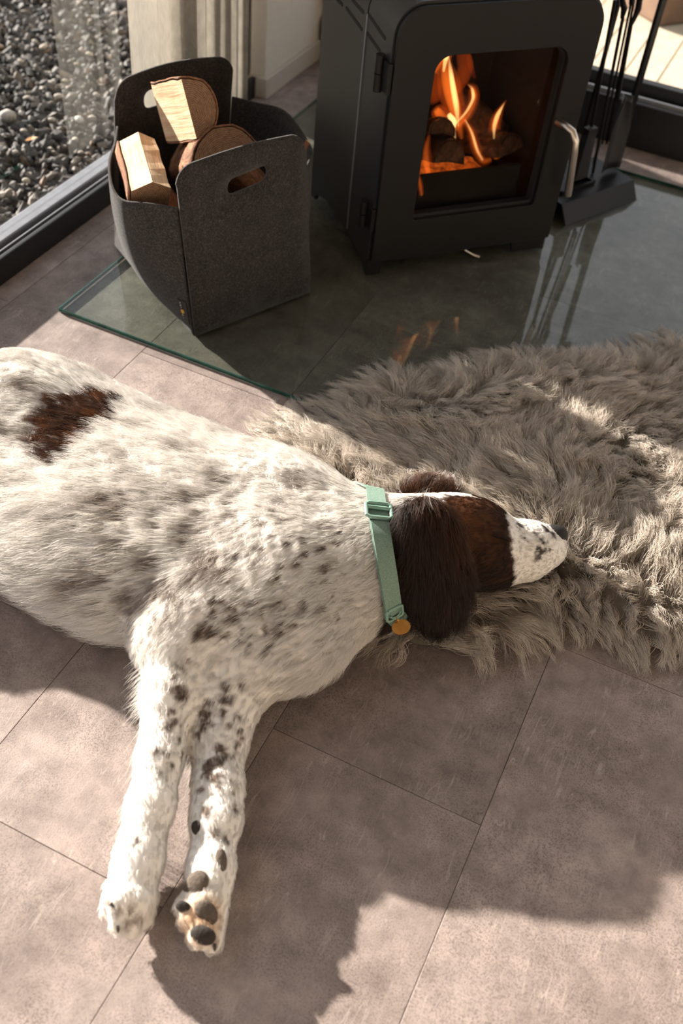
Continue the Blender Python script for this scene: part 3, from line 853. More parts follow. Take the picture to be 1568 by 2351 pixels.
# tools: each hangs on its own
def hang(name, label, cat):
    o = empty(name, tuple(TO + np.array([0, 0, 0.045])), TA); tag(o, label, cat, 'fireplace tools on the stand'); return o
def tlz(px, py, y):
    x, z = tl(px, py, y); return np.array([x, y, max(z - .045, .001)])
TY = 0.10
def shaft(root, p0, p1, r=.0042, grip=None):
    mb = MB(); mb.tube([tlz(*p0, TY), tlz(*p1, TY)], r, 8); mb.build('shaft', MT['iron'], root, smooth=True)
    if grip:
        mb = MB(); pts = [tlz(a, b, TY) for a, b in grip[0]]; mb.tube(pts, [w / 1000 for w in grip[1]], 10); mb.build('grip', MT['iron'], root, smooth=True)
br = hang('hearth_brush', 'black hearth brush with rectangular head, nearest the stove', 'brush')
shaft(br, (1412, 0), (1358, 290), .0045)
bc = tlz(1356, 296, TY)
MB().box((bc[0] - .016, TY - .010, bc[2] - .012), (bc[0] + .016, TY + .010, bc[2] + .004)).build('brush_block', MT['steel'], br, bevel=.001)
mb = MB()
vs = []
bt, bl = bc[2] - .012, .006
for zz, g in ((bt, 0), ((bt + bl) / 2, .004), (bl, .010)):
    vs += [(bc[0] - .015 - g, TY - .009 - g * .6, zz), (bc[0] + .015 + g * .4, TY - .009 - g * .6, zz), (bc[0] + .015 + g * .4, TY + .009 + g * .6, zz), (bc[0] - .015 - g, TY + .009 + g * .6, zz)]
mb.add(vs, [(0,1,2,3), (8,9,10,11)] + [(r*4+i, r*4+(i+1)%4, r*4+4+(i+1)%4, r*4+4+i) for r in (0, 1) for i in range(4)]); mb.build('bristles', MT['bristle'], br)
pk = hang('poker', 'black iron poker hanging between brush and shovel', 'poker')
shaft(pk, (1430, 40), (1360, 400), .004, ([(1427, -40), (1428, 0), (1433, 20), (1428, 42)], [5, 6.5, 7.5, 4.5]))
mb = MB(); mb.tube([tlz(1375, 330, TY), tlz(1364, 372, TY), tlz(1357, 415, TY)], [.004, .004, .0012], 8); mb.build('tip', MT['iron'], pk, smooth=True)
tg = hang('fire_tongs', 'slim black fire tongs hanging beside the poker', 'tongs')
shaft(tg, (1450, 0), (1382, 330), .0028); 
mb = MB(); mb.tube([tlz(1456, 0, TY + .008), tlz(1392, 330, TY + .008)], .0028, 8); mb.build('arm', MT['iron'], tg, smooth=True)
mb = MB(); mb.tube([tlz(1452, -30, TY), tlz(1450, 10, TY)], .006, 10); mb.build('grip', MT['iron'], tg, smooth=True)
sh = hang('ash_shovel', 'black ash shovel with curved pan hanging by the post', 'shovel')
shaft(sh, (1450, 50), (1418, 230), .0045, ([(1470, -40), (1468, 0), (1465, 20), (1455, 45), (1450, 55)], [6, 7, 7.5, 5, 4.5]))
# curved pan
A_ = tlz(1446, 222, TY - .01); B_ = tlz(1408, 395, TY - .03)
vs, fs = [], []
na, nb = 9, 10
for i in range(nb):
    s = i / (nb - 1); c = A_ * (1 - s) + B_ * s; wdt = .012 + .022 * min(1, s * 2.4)
    for j in range(na):
        a = (j / (na - 1) - .5) * 2
        vs.append(c + np.array([a * wdt, -.020 * a * a * (1 - .5 * s) + .02, 0]))
for i in range(nb - 1):
    for j in range(na - 1): fs.append([i*na+j, i*na+j+1, (i+1)*na+j+1, (i+1)*na+j])
o = MB().add(vs, fs).build('pan', MT['steel2'], sh, smooth=True); so = o.modifiers.new('t', 'SOLIDIFY'); so.thickness = .002

# ================================================================== FELT BASKET
BU = np.array([0.43203276, 0.90185791, 0]); BA = math.atan2(BU[1], BU[0])
BO = at(448, 772, HZ)
bk = empty('felt_basket', tuple(BO), BA)
tag(bk, 'charcoal felt log basket with cut-out handles on the glass plate', 'basket')
RIM = 0.278
def cr(pts, n):
    """Catmull-Rom resample"""
    P_ = np.array(pts, float); P_ = np.vstack([2*P_[0]-P_[1], P_, 2*P_[-1]-P_[-2]])
    out = []
    m_ = len(P_) - 3
    for t in np.linspace(0, m_ - 1e-6, n):
        i = int(t); f = t - i; a, b, c, d = P_[i:i+4]
        out.append(.5 * ((2*b) + (c-a)*f + (2*a-5*b+4*c-d)*f*f + (3*b-a-3*c+d)*f**3))
    return np.array(out)
rimL = cr([(-.016, .022), (-.050, .055), (-.080, .098), (-.076, .150), (-.038, .225), (.018, .300), (.052, .350)], 26)
rimR = cr([(.274, .022), (.320, .060), (.356, .120), (.378, .190), (.380, .255), (.360, .312), (.330, .350)], 26)
botL = cr([(0, 0), (.010, .12), (.022, .25), (.036, .372)], 26)
botR = cr([(.293, 0), (.310, .12), (.320, .25), (.322, .372)], 26)
TH = 0.005
def side_panel(name, bot, rim, sgn):
    vs, fs = [], []
    nz = 18
    for i in range(nz + 1):
        s = i / nz; z = .001 + (RIM - .001) * s
        w = s ** 0.72
        bul = 0.016 * math.sin(math.pi * min(1, s)) * sgn
        for k in range(26):
            p = bot[k] * (1 - w) + rim[k] * w
            e = math.sin(math.pi * k / 25)
            vs.append((p[0] + bul * e, p[1], z + .006 * math.sin(k * .5) * s * e))
    for i in range(nz):
        for k in range(25): fs.append([i*26+k, i*26+k+1, (i+1)*26+k+1, (i+1)*26+k])
    o = MB().add(vs, fs).build(name, MT['felt'], bk, smooth=True)
    so = o.modifiers.new('felt', 'SOLIDIFY'); so.thickness = TH; so.offset = 0
    sb = o.modifiers.new('bevel', 'BEVEL'); sb.width = .0012; sb.segments = 2; sb.limit_method = 'ANGLE'
    return o
side_panel('side_panel', botL, rimL, -1)
side_panel('side_panel', botR, rimR, 1)
def hpanel(name, bl, br_, tl_, tr_, zt, zj, hole, y0, y1, bow):
    """flat felt panel with raised handle part; outer loop in (s,z), hole loop, mapped on a leaning, slightly bowed sheet"""
    # outline: bottom corners, straight seam up to the joint, then rounded handle
    r = 0.040
    xl = lambda z: bl + (tl_ - bl) * (z / zt); xr = lambda z: br_ + (tr_ - br_) * (z / zt)
    o_ = [(bl, .001)] + [(xl(z), z) for z in np.linspace(.05, zt - r, 6)]
    for i in range(1, 8):
        a = math.radians(180 - 90 * i / 8); o_.append((tl_ + r + r * math.cos(a), zt - r + r * math.sin(a)))
    for k in np.linspace(0, 1, 8): o_.append((tl_ + r + (tr_ - tl_ - 2*r) * k, zt + .006 * math.sin(math.pi * k)))
    for i in range(1, 8):
        a = math.radians(90 - 90 * i / 8); o_.append((tr_ - r + r * math.cos(a), zt - r + r * math.sin(a)))
    o_ += [(xr(z), z) for z in np.linspace(zt - r, .05, 6)] + [(br_, .001)]
    o_ += [(br_ + (bl - br_) * k, .001) for k in np.linspace(.15, .85, 5)]
    hx0, hx1, hz0, hz1, hr, tilt = hole
    h_ = rrect(hx0, hx1, hz0, hz1, (hr,)*4, 5)
    h_ = [(a, b + tilt * (a - (hx0 + hx1) / 2)) for a, b in h_]
    bm = bmesh.new()
    def loop(pts):
        v = [bm.verts.new((p[0], 0, p[1])) for p in pts]
        return [bm.edges.new((v[i], v[(i+1) % len(v)])) for i in range(len(v))]
    e = loop(o_) + loop(h_)
    bmesh.ops.triangle_fill(bm, use_beauty=True, use_dissolve=False, edges=e)
    # drop faces inside the hole
    for f in list(bm.faces):
        c = f.calc_center_median()
        if hx0 + .002 < c.x < hx1 - .002 and hz0 + tilt * (c.x - (hx0 + hx1) / 2) < c.z < hz1 + tilt * (c.x - (hx0 + hx1) / 2): bm.faces.remove(f)
    bmesh.ops.subdivide_edges(bm, edges=[e_ for e_ in bm.edges if e_.calc_length() > .03], cuts=2, use_grid_fill=False)
    bmesh.ops.triangulate(bm, faces=bm.faces)
    for v in bm.verts:
        s = v.co.z / zt
        v.co.y = y0 + (y1 - y0) * s + bow * math.sin(math.pi * (v.co.x - bl) / (br_ - bl)) * s
    bmesh.ops.recalc_face_normals(bm, faces=bm.faces)
    me = bpy.data.meshes.new(name); bm.to_mesh(me); bm.free()
    me.materials.append(MT['felt'])
    me.polygons.foreach_set('use_smooth', [True] * len(me.polygons))
    o = bpy.data.objects.new(name, me); link(o, bk)
    so = o.modifiers.new('felt', 'SOLIDIFY'); so.thickness = TH; so.offset = 0
    return o
hpanel('handle_panel', 0.0, .293, -.024, .262, .362, RIM, (.082, .172, .284, .316, .015, .09), 0.0, .014, -.004)
hpanel('handle_panel', .036, .322, .056, .334, .366, RIM, (.122, .214, .292, .330, .016, .05), .372, .352, .012)
MB().prism([tuple(p) for p in botL] + [tuple(p) for p in botR[::-1]], .001, .006, f=lambda a, t, b: (a, b, t)).build('bottom', MT['felt'], bk)
# seam stitching along the front left corner and the woven label
lab_m = simple('dark_label', (0.016, 0.011, 0.010), 0.7)
lab = MB()
lz0, lz1 = .028, .078
def on_side(k, z, out):
    s = (z - .001) / (RIM - .001); w = s ** .72
    kk = k; i = int(kk); f = kk - i
    b = botL[i] * (1 - f) + botL[min(i+1, 25)] * f; r_ = rimL[i] * (1 - f) + rimL[min(i+1, 25)] * f
    p = b * (1 - w) + r_ * w
    e = math.sin(math.pi * kk / 25)
    return np.array([p[0] - .016 * math.sin(math.pi * s) * e - out, p[1] - out * .25, z + .006 * math.sin(kk * .5) * s * e])
ka, kb = 0.35, 2.0
g = [on_side(k, z, .0036) for z in np.linspace(lz0, lz1, 5) for k in (ka, (ka+kb)/2, kb)]
fs = [[r*3+c, r*3+c+1, r*3+3+c+1, r*3+3+c] for r in range(4) for c in range(2)]
label_o = lab.add(g, fs).build('woven_label', lab_m, bk, label='small dark woven label with pale letters and a yellow mark')
so = label_o.modifiers.new('t', 'SOLIDIFY'); so.thickness = .0012
MT['thread'] = simple('pale_thread', (0.42, 0.39, 0.36), 0.8); MT['ythread'] = simple('yellow_thread', (0.62, 0.33, 0.05), 0.7)
def mark(z, k, w, h, m, name):
    # flat woven glyphs lying on the label
    b = MB(); base = on_side(k, z, .0052); ux = (on_side(min(kb, k + .3), z, .0052) - base); ux /= np.linalg.norm(ux); uz = np.array([0, 0, 1.0])
    return b, base, ux, uz
glyph = {'V': [((-1, 1), (0, -1)), ((0, -1), (1, 1))], 'E': [((-1, 1), (-1, -1)), ((-1, 1), (1, 1)), ((-1, 0), (.8, 0)), ((-1, -1), (1, -1))],
         'L': [((-1, 1), (-1, -1)), ((-1, -1), (1, -1))], 'O': [((-1, 1), (1, 1)), ((1, 1), (1, -1)), ((1, -1), (-1, -1)), ((-1, -1), (-1, 1))], 'I': [((0, 1), (0, -1))]}
for ch, z in (('V', .0715), ('E', .0655), ('L', .0605), ('O', .0415), ('I', .0345)):
    b, base, ux, uz = mark(z, 1.55, .002, .002, None, '')
    for (a0, c0), (a1, c1) in glyph[ch]:
        b.tube([base + ux * a0 * .0014 + uz * c0 * .0016, base + ux * a1 * .0014 + uz * c1 * .0016], .00042, 5)
    b.build('letter', MT['thread'], label_o)
b, base, ux, uz = mark(.0515, 1.35, 0, 0, None, '')
b.tube([base + ux * .0035 * math.cos(a) + uz * .0035 * math.sin(a) for a in np.linspace(0, 2 * math.pi, 13)], .0011, 6)
b.tube([base - ux * .0028, base + ux * .0028], .0012, 6)
b.build('yellow_mark', MT['ythread'], label_o)

# firewood in the basket
bkM = Matrix.Translation(BO) @ Matrix.Rotation(BA, 4, 'Z')
G = 'split logs in the felt basket'
q1 = [(-.028, -.034, 0), (.032, -.032, 1), (.037, -.006, 1), (.033, .018, 0), (-.004, .034, 0), (-.036, .020, 0)]
o = billet('firewood_log', (-.034, .084, .270), (.034, .245, .280), q1, q1, MT['split'], MT['endgrain'], up=(0, 0, 1), parent=bkM, seed=2, nseg=8)
tag(o, 'pale split log lying along the left side of the basket', 'log', G)
def dsec(r, a0, a1, n=12, shift=0.0): 
    s = []
    for i in range(n + 1):
        a = math.radians(a0 + (a1 - a0) * i / n); s.append((r * math.cos(a) + shift * math.cos(math.radians((a0+a1)/2)), r * math.sin(a) + shift * math.sin(math.radians((a0+a1)/2)), 1 if i < n else 0))
    return s
o = billet('firewood_log', (.090, .140, .390), (.112, .285, .318), dsec(.053, 84, 268), dsec(.052, 84, 268), MT['split'], MT['endgrain'], parent=bkM, seed=5, nseg=8)
tag(o, 'half-round log on top of the basket pile under the back handle', 'log', G)
o = billet('firewood_log', (.128, .072, .302), (.185, .250, .190), dsec(.066, -8, 188), dsec(.064, -8, 188), MT['split'], MT['endgrain'], parent=bkM, seed=8, nseg=8)
tag(o, 'half-round log with brown cut end behind the front handle', 'log', G)
o = billet('firewood_log', (.010, .068, .190), (.08, .30, .15), dsec(.042, 0, 360, 16), dsec(.042, 0, 360, 16), MT['bark'], MT['endgrain'], parent=bkM, seed=11)
tag(o, 'reddish bark log low in the basket between the split logs', 'log', G)
o = billet('firewood_log', (.250, .062, .150), (.302, .300, .140), dsec(.040, 0, 360, 14), dsec(.038, 0, 360, 14), MT['bark'], MT['endgrain'], parent=bkM, seed=13)
tag(o, 'round bark log at the right inside the basket', 'log', G)
o = billet('bark_sliver', (.300, .078, .262), (.318, .070, .302), [(-.010, -.003, 0), (.010, -.003, 0), (.008, .004, 0), (-.008, .005, 0)], [(-.007, -.002, 0), (.005, -.003, 0), (.006, .003, 0), (-.003, .003, 0)], MT['bark'], MT['split'], parent=bkM, seed=15)
tag(o, 'orange bark sliver poking over the right rim of the basket', 'bark')

# ================================================================== DOG (shape as one smooth field)
prims = []       # dicts
def V3(px, py, z): return at(px, py, z)
def cone(a, b, ra, rb, k=.03, zs=1.0, flow=-1, L=.02, lift=.35, curl=.3, add=(0, 0, 0), name='', sub=False):
    a = np.array(a); b = np.array(b); d = (b - a); d = d / (np.linalg.norm(d) + 1e-9) * flow + np.array(add)
    prims.append(dict(t='c', a=a, b=b, ra=ra, rb=rb, k=k, zs=zs, flow=d / (np.linalg.norm(d) + 1e-9), L=L, lift=lift, curl=curl, name=name, sub=sub))
def ell(c, ax, r, k=.03, flow=(0, 0, -1), L=.02, lift=.35, curl=.3, name='', sub=False):
    A = np.array(ax, float)
    for i in range(3):
        for j in range(i): A[i] -= A[j] * (A[i] @ A[j])
        A[i] /= np.linalg.norm(A[i])
    f = np.array(flow, float); prims.append(dict(t='e', c=np.array(c), A=A, r=np.array(r), k=k, flow=f / np.linalg.norm(f), L=L, lift=lift, curl=curl, name=name, sub=sub))
def pd(p, P):
    if p['t'] == 'c':
        ab = p['b'] - p['a']; t = np.clip(((P - p['a']) @ ab) / (ab @ ab + 1e-12), 0, 1)
        q = P - (p['a'] + t[:, None] * ab)
        r = p['ra'] + (p['rb'] - p['ra']) * t
        if p['zs'] != 1.0: q = q * np.array([1, 1, 1 / p['zs']])
        return (np.linalg.norm(q, axis=1) - r) * (min(1, p['zs']) * .5 + .5)
    q = ((P - p['c']) @ p['A'].T)
    k0 = np.linalg.norm(q / p['r'], axis=1); k1 = np.linalg.norm(q / p['r'] ** 2, axis=1)
    return k0 * (k0 - 1) / (k1 + 1e-9)
def field(P, ps=None):
    d = np.full(len(P), 10.0)
    for p in (ps or prims):
        e = pd(p, P); k = p['k']
        if p['sub']:
            h = np.clip(k - np.abs(-e - d), 0, None) / k
            d = np.maximum(d, -e) + h * h * k * .25
        else:
            h = np.clip(k - np.abs(d - e), 0, None) / k
            d = np.minimum(d, e) - h * h * k * .25
    return np.maximum(d, .004 - P[:, 2])

SP = V3(540, 1270, .13) - V3(195, 1100, .13); SP[2] = 0; SP /= np.linalg.norm(SP)       # tail -> head
BE = np.array([SP[1], -SP[0], 0.0])                                                      # back -> belly
BEF = BE * .55 + np.array([0, 0, -.15])
TZ = 0.58
# trunk
cone(V3(-90, 952, .095), V3(80, 1008, .100), .140, .148, .05, TZ, -1, .018, .3, .3, BEF * .6, 'rump')
cone(V3(80, 1000, .100), V3(230, 1105, .095), .149, .157, .05, TZ, -1, .020, .35, .3, BEF, 'loin')
cone(V3(230, 1105, .095), V3(400, 1195, .098), .157, .170, .05, TZ, -1, .026, .4, .4, BEF, 'flank')
cone(V3(400, 1195, .098), V3(575, 1265, .098), .170, .166, .05, TZ, -1, .024, .4, .35, BEF, 'ribs')
cone(V3(575, 1265, .098), V3(700, 1290, .096), .164, .128, .05, TZ, -1, .018, .3, .3, BEF * .8, 'shoulder')
cone(V3(700, 1290, .095), V3(800, 1290, .100), .124, .104, .05, .80, -1, .022, .35, .5, BEF, 'neckbase')
cone(V3(800, 1290, .100), V3(905, 1268, .112), .102, .084, .04, .92, -1, .020, .3, .5, BEF * .8, 'neck')
# belly tuck and brisket hair mass
ell(V3(190, 1265, .085), [SP, BE, (0, 0, 1)], (.20, .085, .085), .06, -SP + BEF * 1.4, .042, .62, .5, 'belly')
ell(V3(640, 1420, .085), [SP, BE, (0, 0, 1)], (.105, .085, .078), .05, -SP * .3 + BE, .030, .5, .4, 'brisket')
# withers / shoulder blade
ell(V3(650, 1110, .160), [SP, BE, (0, 0, 1)], (.085, .055, .040), .05, -SP + BEF, .016, .25, .2, 'blade')
# pelvis point and thigh of the upper hind leg running out of frame
ell(V3(60, 890, .148), [SP, BE, (0, 0, 1)], (.07, .05, .045), .05, -SP + BEF, .016, .25, .2, 'hip')
cone(V3(20, 950, .128), V3(-110, 1085, .100), .080, .070, .04, .85, 1, .022, .4, .5, BE * .3, 'thigh')
cone(V3(-110, 1085, .12), V3(-330, 1180, .07), .062, .036, .03, 1, 1, .014, .3, .3, (0, 0, 0), 'shin')
cone(V3(-330, 1180, .07), V3(-420, 1330, .045), .030, .026, .02, 1, 1, .01, .3, .2, (0, 0, 0), 'hock')
cone(V3(-420, 1330, .04), V3(-450, 1420, .035), .034, .030, .02, 1, 1, .01, .3, .2, (0, 0, 0), 'hind_paw')
cone(V3(-60, 1120, .07), V3(-220, 1290, .05), .07, .04, .03, 1, 1, .02, .3, .3, (0, 0, 0), 'low_thigh')
cone(V3(-150, 900, .10), V3(-420, 860, .03), .030, .014, .03, 1, 1, .06, .6, .4, (0, 0, 0), 'tail')
# upper front leg: upper arm, elbow, forearm, wrist, foot
cone(V3(610, 1330, .122), V3(420, 1450, .104), .084, .056, .05, 1, 1, .016, .3, .25, BE * .2, 'arm')
cone(V3(420, 1450, .104), V3(360, 1475, .097), .050, .030, .03, 1, 1, .016, .35, .3, (0, 0, 0), 'elbow')
cone(V3(415, 1470, .100), V3(388, 1600, .082), .046, .0345, .03, 1, 1, .009, .25, .15, (0, 0, 0), 'forearm')
cone(V3(388, 1600, .082), V3(366, 1745, .067), .034, .0270, .02, 1, 1, .008, .25, .12, (0, 0, 0), 'forearm2')
cone(V3(366, 1745, .067), V3(347, 1850, .058), .0270, .0270, .02, 1, 1, .008, .25, .12, (0, 0, 0), 'wrist')
cone(V3(345, 1850, .058), V3(318, 1975, .046), .0280, .0270, .02, 1, 1, .007, .25, .12, (0, 0, 0), 'pastern')
cone(V3(318, 1975, .046), V3(302, 2040, .040), .0275, .0290, .02, 1, 1, .007, .25, .12, (0, 0, 0), 'foot')
# lower front leg
cone(V3(590, 1480, .075), V3(525, 1580, .058), .075, .050, .05, .9, 1, .014, .3, .2, (0, 0, 0), 'low_arm')
cone(V3(525, 1580, .055), V3(505, 1690, .046), .044, .036, .03, 1, 1, .010, .25, .15, (0, 0, 0), 'low_forearm')
cone(V3(505, 1690, .046), V3(500, 1810, .042), .0355, .0300, .02, 1, 1, .008, .25, .12, (0, 0, 0), 'low_forearm2')
cone(V3(500, 1810, .042), V3(497, 1880, .040), .0300, .0300, .02, 1, 1, .008, .25, .12, (0, 0, 0), 'low_wrist')
cone(V3(497, 1880, .040), V3(484, 1995, .036), .0285, .0250, .02, 1, 1, .007, .25, .12, (0, 0, 0), 'low_pastern')
cone(V3(484, 1995, .036), V3(478, 2060, .034), .0270, .0260, .02, 1, 1, .006, .25, .12, (0, 0, 0), 'low_foot')
# toes: upper foot, four toes fanned across; lower foot shows the sole
def toe(p0, p1, r0, r1, k=.004): cone(p0, p1, r0, r1, k, 1, 1, .007, .25, .1, (0, 0, 0), 'toe')
toe(V3(268, 2045, .052), V3(252, 2088, .036), .0165, .0125)
toe(V3(284, 2062, .058), V3(274, 2122, .036), .0170, .0125)
toe(V3(312, 2066, .052), V3(302, 2132, .032), .0170, .0125)
toe(V3(334, 2058, .040), V3(330, 2112, .024), .0160, .0120)
toe(V3(440, 2060, .040), V3(418, 2083, .044), .0130, .0105)
toe(V3(452, 2082, .040), V3(430, 2112, .040), .0160, .0130)
toe(V3(470, 2090, .034), V3(456, 2150, .036), .0180, .0150)
toe(V3(492, 2085, .026), V3(486, 2165, .022), .0170, .0130)
# head
HD = V3(1250, 1245, .095) - V3(1000, 1255, .13); HD /= np.linalg.norm(HD)
VD = CAM - V3(1050, 1250, .13); VD /= np.linalg.norm(VD)
HUP = np.cross(VD, HD); HUP /= np.linalg.norm(HUP)     # image-up side of the head
ell(V3(1010, 1243, .128), [HD, HUP, VD], (.088, .072, .066), .03, -HD + HUP * .1, .010, .2, .1, 'skull')
ell(V3(1085, 1232, .125), [HD, HUP, VD], (.062, .058, .054), .03, -HD, .008, .18, .1, 'brow')
ell(V3(1075, 1290, .108), [HD, HUP, VD], (.070, .040, .048), .03, -HD * .8 - HUP * .4, .009, .2, .1, 'cheek')
cone(V3(1120, 1262, .112), V3(1210, 1262, .098), .050, .041, .03, 1, -1, .006, .15, .05, (0, 0, 0), 'muzzle')
cone(V3(1210, 1258, .098), V3(1252, 1252, .092), .0410, .0325, .02, 1, -1, .005, .15, .05, (0, 0, 0), 'snout')
cone(V3(1130, 1315, .085), V3(1200, 1300, .080), .024, .020, .02, 1, -1, .005, .15, .05, (0, 0, 0), 'jaw')
cone(V3(1222, 1286, .084), V3(1262, 1268, .082), .022, .018, .02, 1, -1, .004, .15, .05, (0, 0, 0), 'chin')
ell(V3(1150, 1238, .158), [HD, HUP, VD], (.018, .012, .010), .012, -HD, .004, .1, .05, 'eyelid')
# ears: near ear hanging over the cheek, far ear folded behind the skull
EAR = V3(1002, 1405, .085) - V3(965, 1215, .19); EAR /= np.linalg.norm(EAR)
ell(V3(985, 1245, .188), [EAR, np.cross(VD, EAR), VD], (.070, .048, .015), .014, EAR, .034, .3, .5, 'ear')
ell(V3(995, 1330, .140), [EAR, np.cross(VD, EAR), VD], (.072, .056, .014), .014, EAR, .036, .3, .5, 'ear')
ell(V3(1000, 1378, .105), [EAR, np.cross(VD, EAR), VD], (.034, .036, .013), .014, EAR, .036, .35, .6, 'ear')
ell(V3(985, 1128, .085), [HD, HUP, VD], (.050, .020, .020), .010, HD * .3 + HUP, .022, .4, .5, 'far_ear')

# outline of the sheepskin, which carries the neck and head
rz = .045
outline = [at(a, b, rz)[:2] for a, b in [(600, 985), (660, 945), (735, 935), (800, 885), (868, 850), (930, 848), (1000, 862), (1070, 842), (1150, 808), (1250, 800), (1400, 808), (1500, 780), (1568, 755)]]
outline += [np.array([.18, 1.98]), np.array([.42, 1.86]), np.array([.56, 1.62]), np.array([.55, 1.36]), np.array([.42, 1.16])]
outline += [at(a, b, .02)[:2] for a, b in [(1568, 1470), (1480, 1468), (1350, 1425), (1240, 1405), (1180, 1455), (1120, 1475), (1000, 1475), (940, 1465), (880, 1435), (800, 1400), (700, 1300), (610, 1100)]]
OUT = cr(np.vstack([outline, outline[:1]]), 180)[:-1]
def in_poly(p, poly):
    x, y = p[:, 0], p[:, 1]; r = np.zeros(len(p), bool); n = len(poly)
    for i in range(n):
        x0, y0 = poly[i]; x1, y1 = poly[(i+1) % n]
        c = ((y0 > y) != (y1 > y)) & (x < (x1 - x0) * (y - y0) / (y1 - y0 + 1e-12) + x0)
        r ^= c
    return r
def surface_nets(lo, hi, h):
    nx, ny, nz = [int(math.ceil((hi[i] - lo[i]) / h)) + 1 for i in range(3)]
    xs = lo[0] + h * np.arange(nx); ys_ = lo[1] + h * np.arange(ny); zs = lo[2] + h * np.arange(nz)
    D = np.empty((nx, ny, nz))
    GY, GZ = np.meshgrid(ys_, zs, indexing='ij')
    # evaluate in slabs, only with primitives that come near
    step = 12
    for i in range(0, nx, step):
        xx = xs[i:i+step]
        P = np.stack([np.repeat(xx, ny * nz), np.tile(GY.ravel(), len(xx)), np.tile(GZ.ravel(), len(xx))], 1)
        x0, x1 = xx[0] - .09, xx[-1] + .09
        ps = []
        for p in prims:
            if p['t'] == 'c':
                a = min(p['a'][0] - p['ra'], p['b'][0] - p['rb']); b = max(p['a'][0] + p['ra'], p['b'][0] + p['rb'])
            else:
                a = p['c'][0] - p['r'].max(); b = p['c'][0] + p['r'].max()
            if b > x0 and a < x1: ps.append(p)
        d_ = field(P, ps) if ps else np.full(len(P), 1.0)
        lowm = np.where((P[:, 2] < .024) & (d_ < .02))[0]
        if len(lowm):
            on = in_poly(P[lowm, :2], OUT); d_[lowm[on]] = np.maximum(d_[lowm[on]], .0165 - P[lowm[on], 2])
        D[i:i+step] = d_.reshape(len(xx), ny, nz)
    S = D < 0
    c = np.zeros((nx-1, ny-1, nz-1), int)
    for dx in (0, 1):
        for dy in (0, 1):
            for dz in (0, 1): c += S[dx:nx-1+dx, dy:ny-1+dy, dz:nz-1+dz]
    act = (c > 0) & (c < 8)
    idx = -np.ones(act.shape, int); I = np.argwhere(act); idx[act] = np.arange(len(I))
    acc = np.zeros((len(I), 3)); cnt = np.zeros(len(I))
    cor = [np.array(q) for q in [(0,0,0),(1,0,0),(0,1,0),(1,1,0),(0,0,1),(1,0,1),(0,1,1),(1,1,1)]]
    for a, b in [(0,1),(2,3),(4,5),(6,7),(0,2),(1,3),(4,6),(5,7),(0,4),(1,5),(2,6),(3,7)]:
        A, B = I + cor[a], I + cor[b]
        da = D[A[:,0], A[:,1], A[:,2]]; db = D[B[:,0], B[:,1], B[:,2]]
        m = (da < 0) != (db < 0)
        t = np.where(m, da / np.where(m, da - db, 1), 0)
        acc += np.where(m[:, None], A + (B - A) * t[:, None], 0); cnt += m
    V = np.array(lo) + h * acc / cnt[:, None]
    Q = []
    for ax in range(3):
        o1, o2 = [(1, 2), (2, 0), (0, 1)][ax]
        sl = [slice(None)] * 3; sl2 = [slice(None)] * 3
        sl[ax] = slice(0, -1); sl2[ax] = slice(1, None)
        E_ = np.argwhere(S[tuple(sl)] != S[tuple(sl2)])
        ok = (E_[:, o1] > 0) & (E_[:, o2] > 0) & (E_[:, o1] < D.shape[o1] - 1) & (E_[:, o2] < D.shape[o2] - 1)
        E_ = E_[ok]
        f = S[E_[:,0], E_[:,1], E_[:,2]]
        def g(da, db):
            q = E_.copy(); q[:, o1] += da; q[:, o2] += db
            return idx[q[:,0], q[:,1], q[:,2]]
        q = np.stack([g(-1,-1), g(0,-1), g(0,0), g(-1,0)], 1)
        q[~f] = q[~f][:, ::-1]
        Q.append(q)
    return V, np.vstack(Q)

dogV, dogF = surface_nets((-1.62, .30, -.01), (.06, 1.62, .34), .0058)
def grad(P, e=.003):
    g = np.stack([field(P + np.eye(3)[i] * e) - field(P - np.eye(3)[i] * e) for i in range(3)], 1)
    return g / (np.linalg.norm(g, axis=1)[:, None] + 1e-9)
def cast(px, py):
    """where the sight line through a pixel meets the coat"""
    r = ray(px, py); r = r / np.linalg.norm(r); t = .9
    for _ in range(60):
        d = field((CAM + r * t)[None])[0]
        if d < .0008 or t > 3: break
        t += d * .8
    return CAM + r * t

# ---- coat pattern: patches and ticking sit at fixed points of the body
def blobs(lst, ppm=1450.0): return [(cast(a, b), r / ppm) for a, b, r in lst]
BROWN = blobs([(110, 1000, 34), (130, 955, 44), (180, 930, 46), (235, 925, 36), (262, 922, 24), (160, 985, 40), (105, 1040, 24), (200, 960, 34), (122, 1050, 20), (96, 962, 24), (215, 905, 26), (92, 1008, 26), (142, 1030, 28), (275, 918, 18), (120, 920, 20), (240, 950, 30), (185, 985, 30)])
HC = V3(1040, 1255, .12)
HX0 = (cast(930, 1230) - HC) @ HD; HX1 = (cast(1174, 1270) - HC) @ HD
HEADB = blobs([(950, 1215, 52), (1000, 1190, 52), (1060, 1185, 52), (1105, 1210, 46), (1140, 1240, 40), (1000, 1260, 80), (1070, 1270, 72), (1120, 1290, 50), (1148, 1300, 32), (990, 1340, 80), (1050, 1330, 50),
               (1005, 1400, 50), (940, 1250, 40), (1150, 1268, 34), (935, 1300, 36), (1090, 1160, 36), (1050, 1150, 30), (1112, 1192, 42), (1136, 1208, 32), (1050, 1380, 40), (1064, 1402, 30), (1150, 1222, 26), (930, 1190, 36), (962, 1165, 30), (1112, 1335, 28), (1140, 1325, 24)])
EARB = blobs([(985, 1122, 60), (940, 1118, 30), (1030, 1118, 30)])
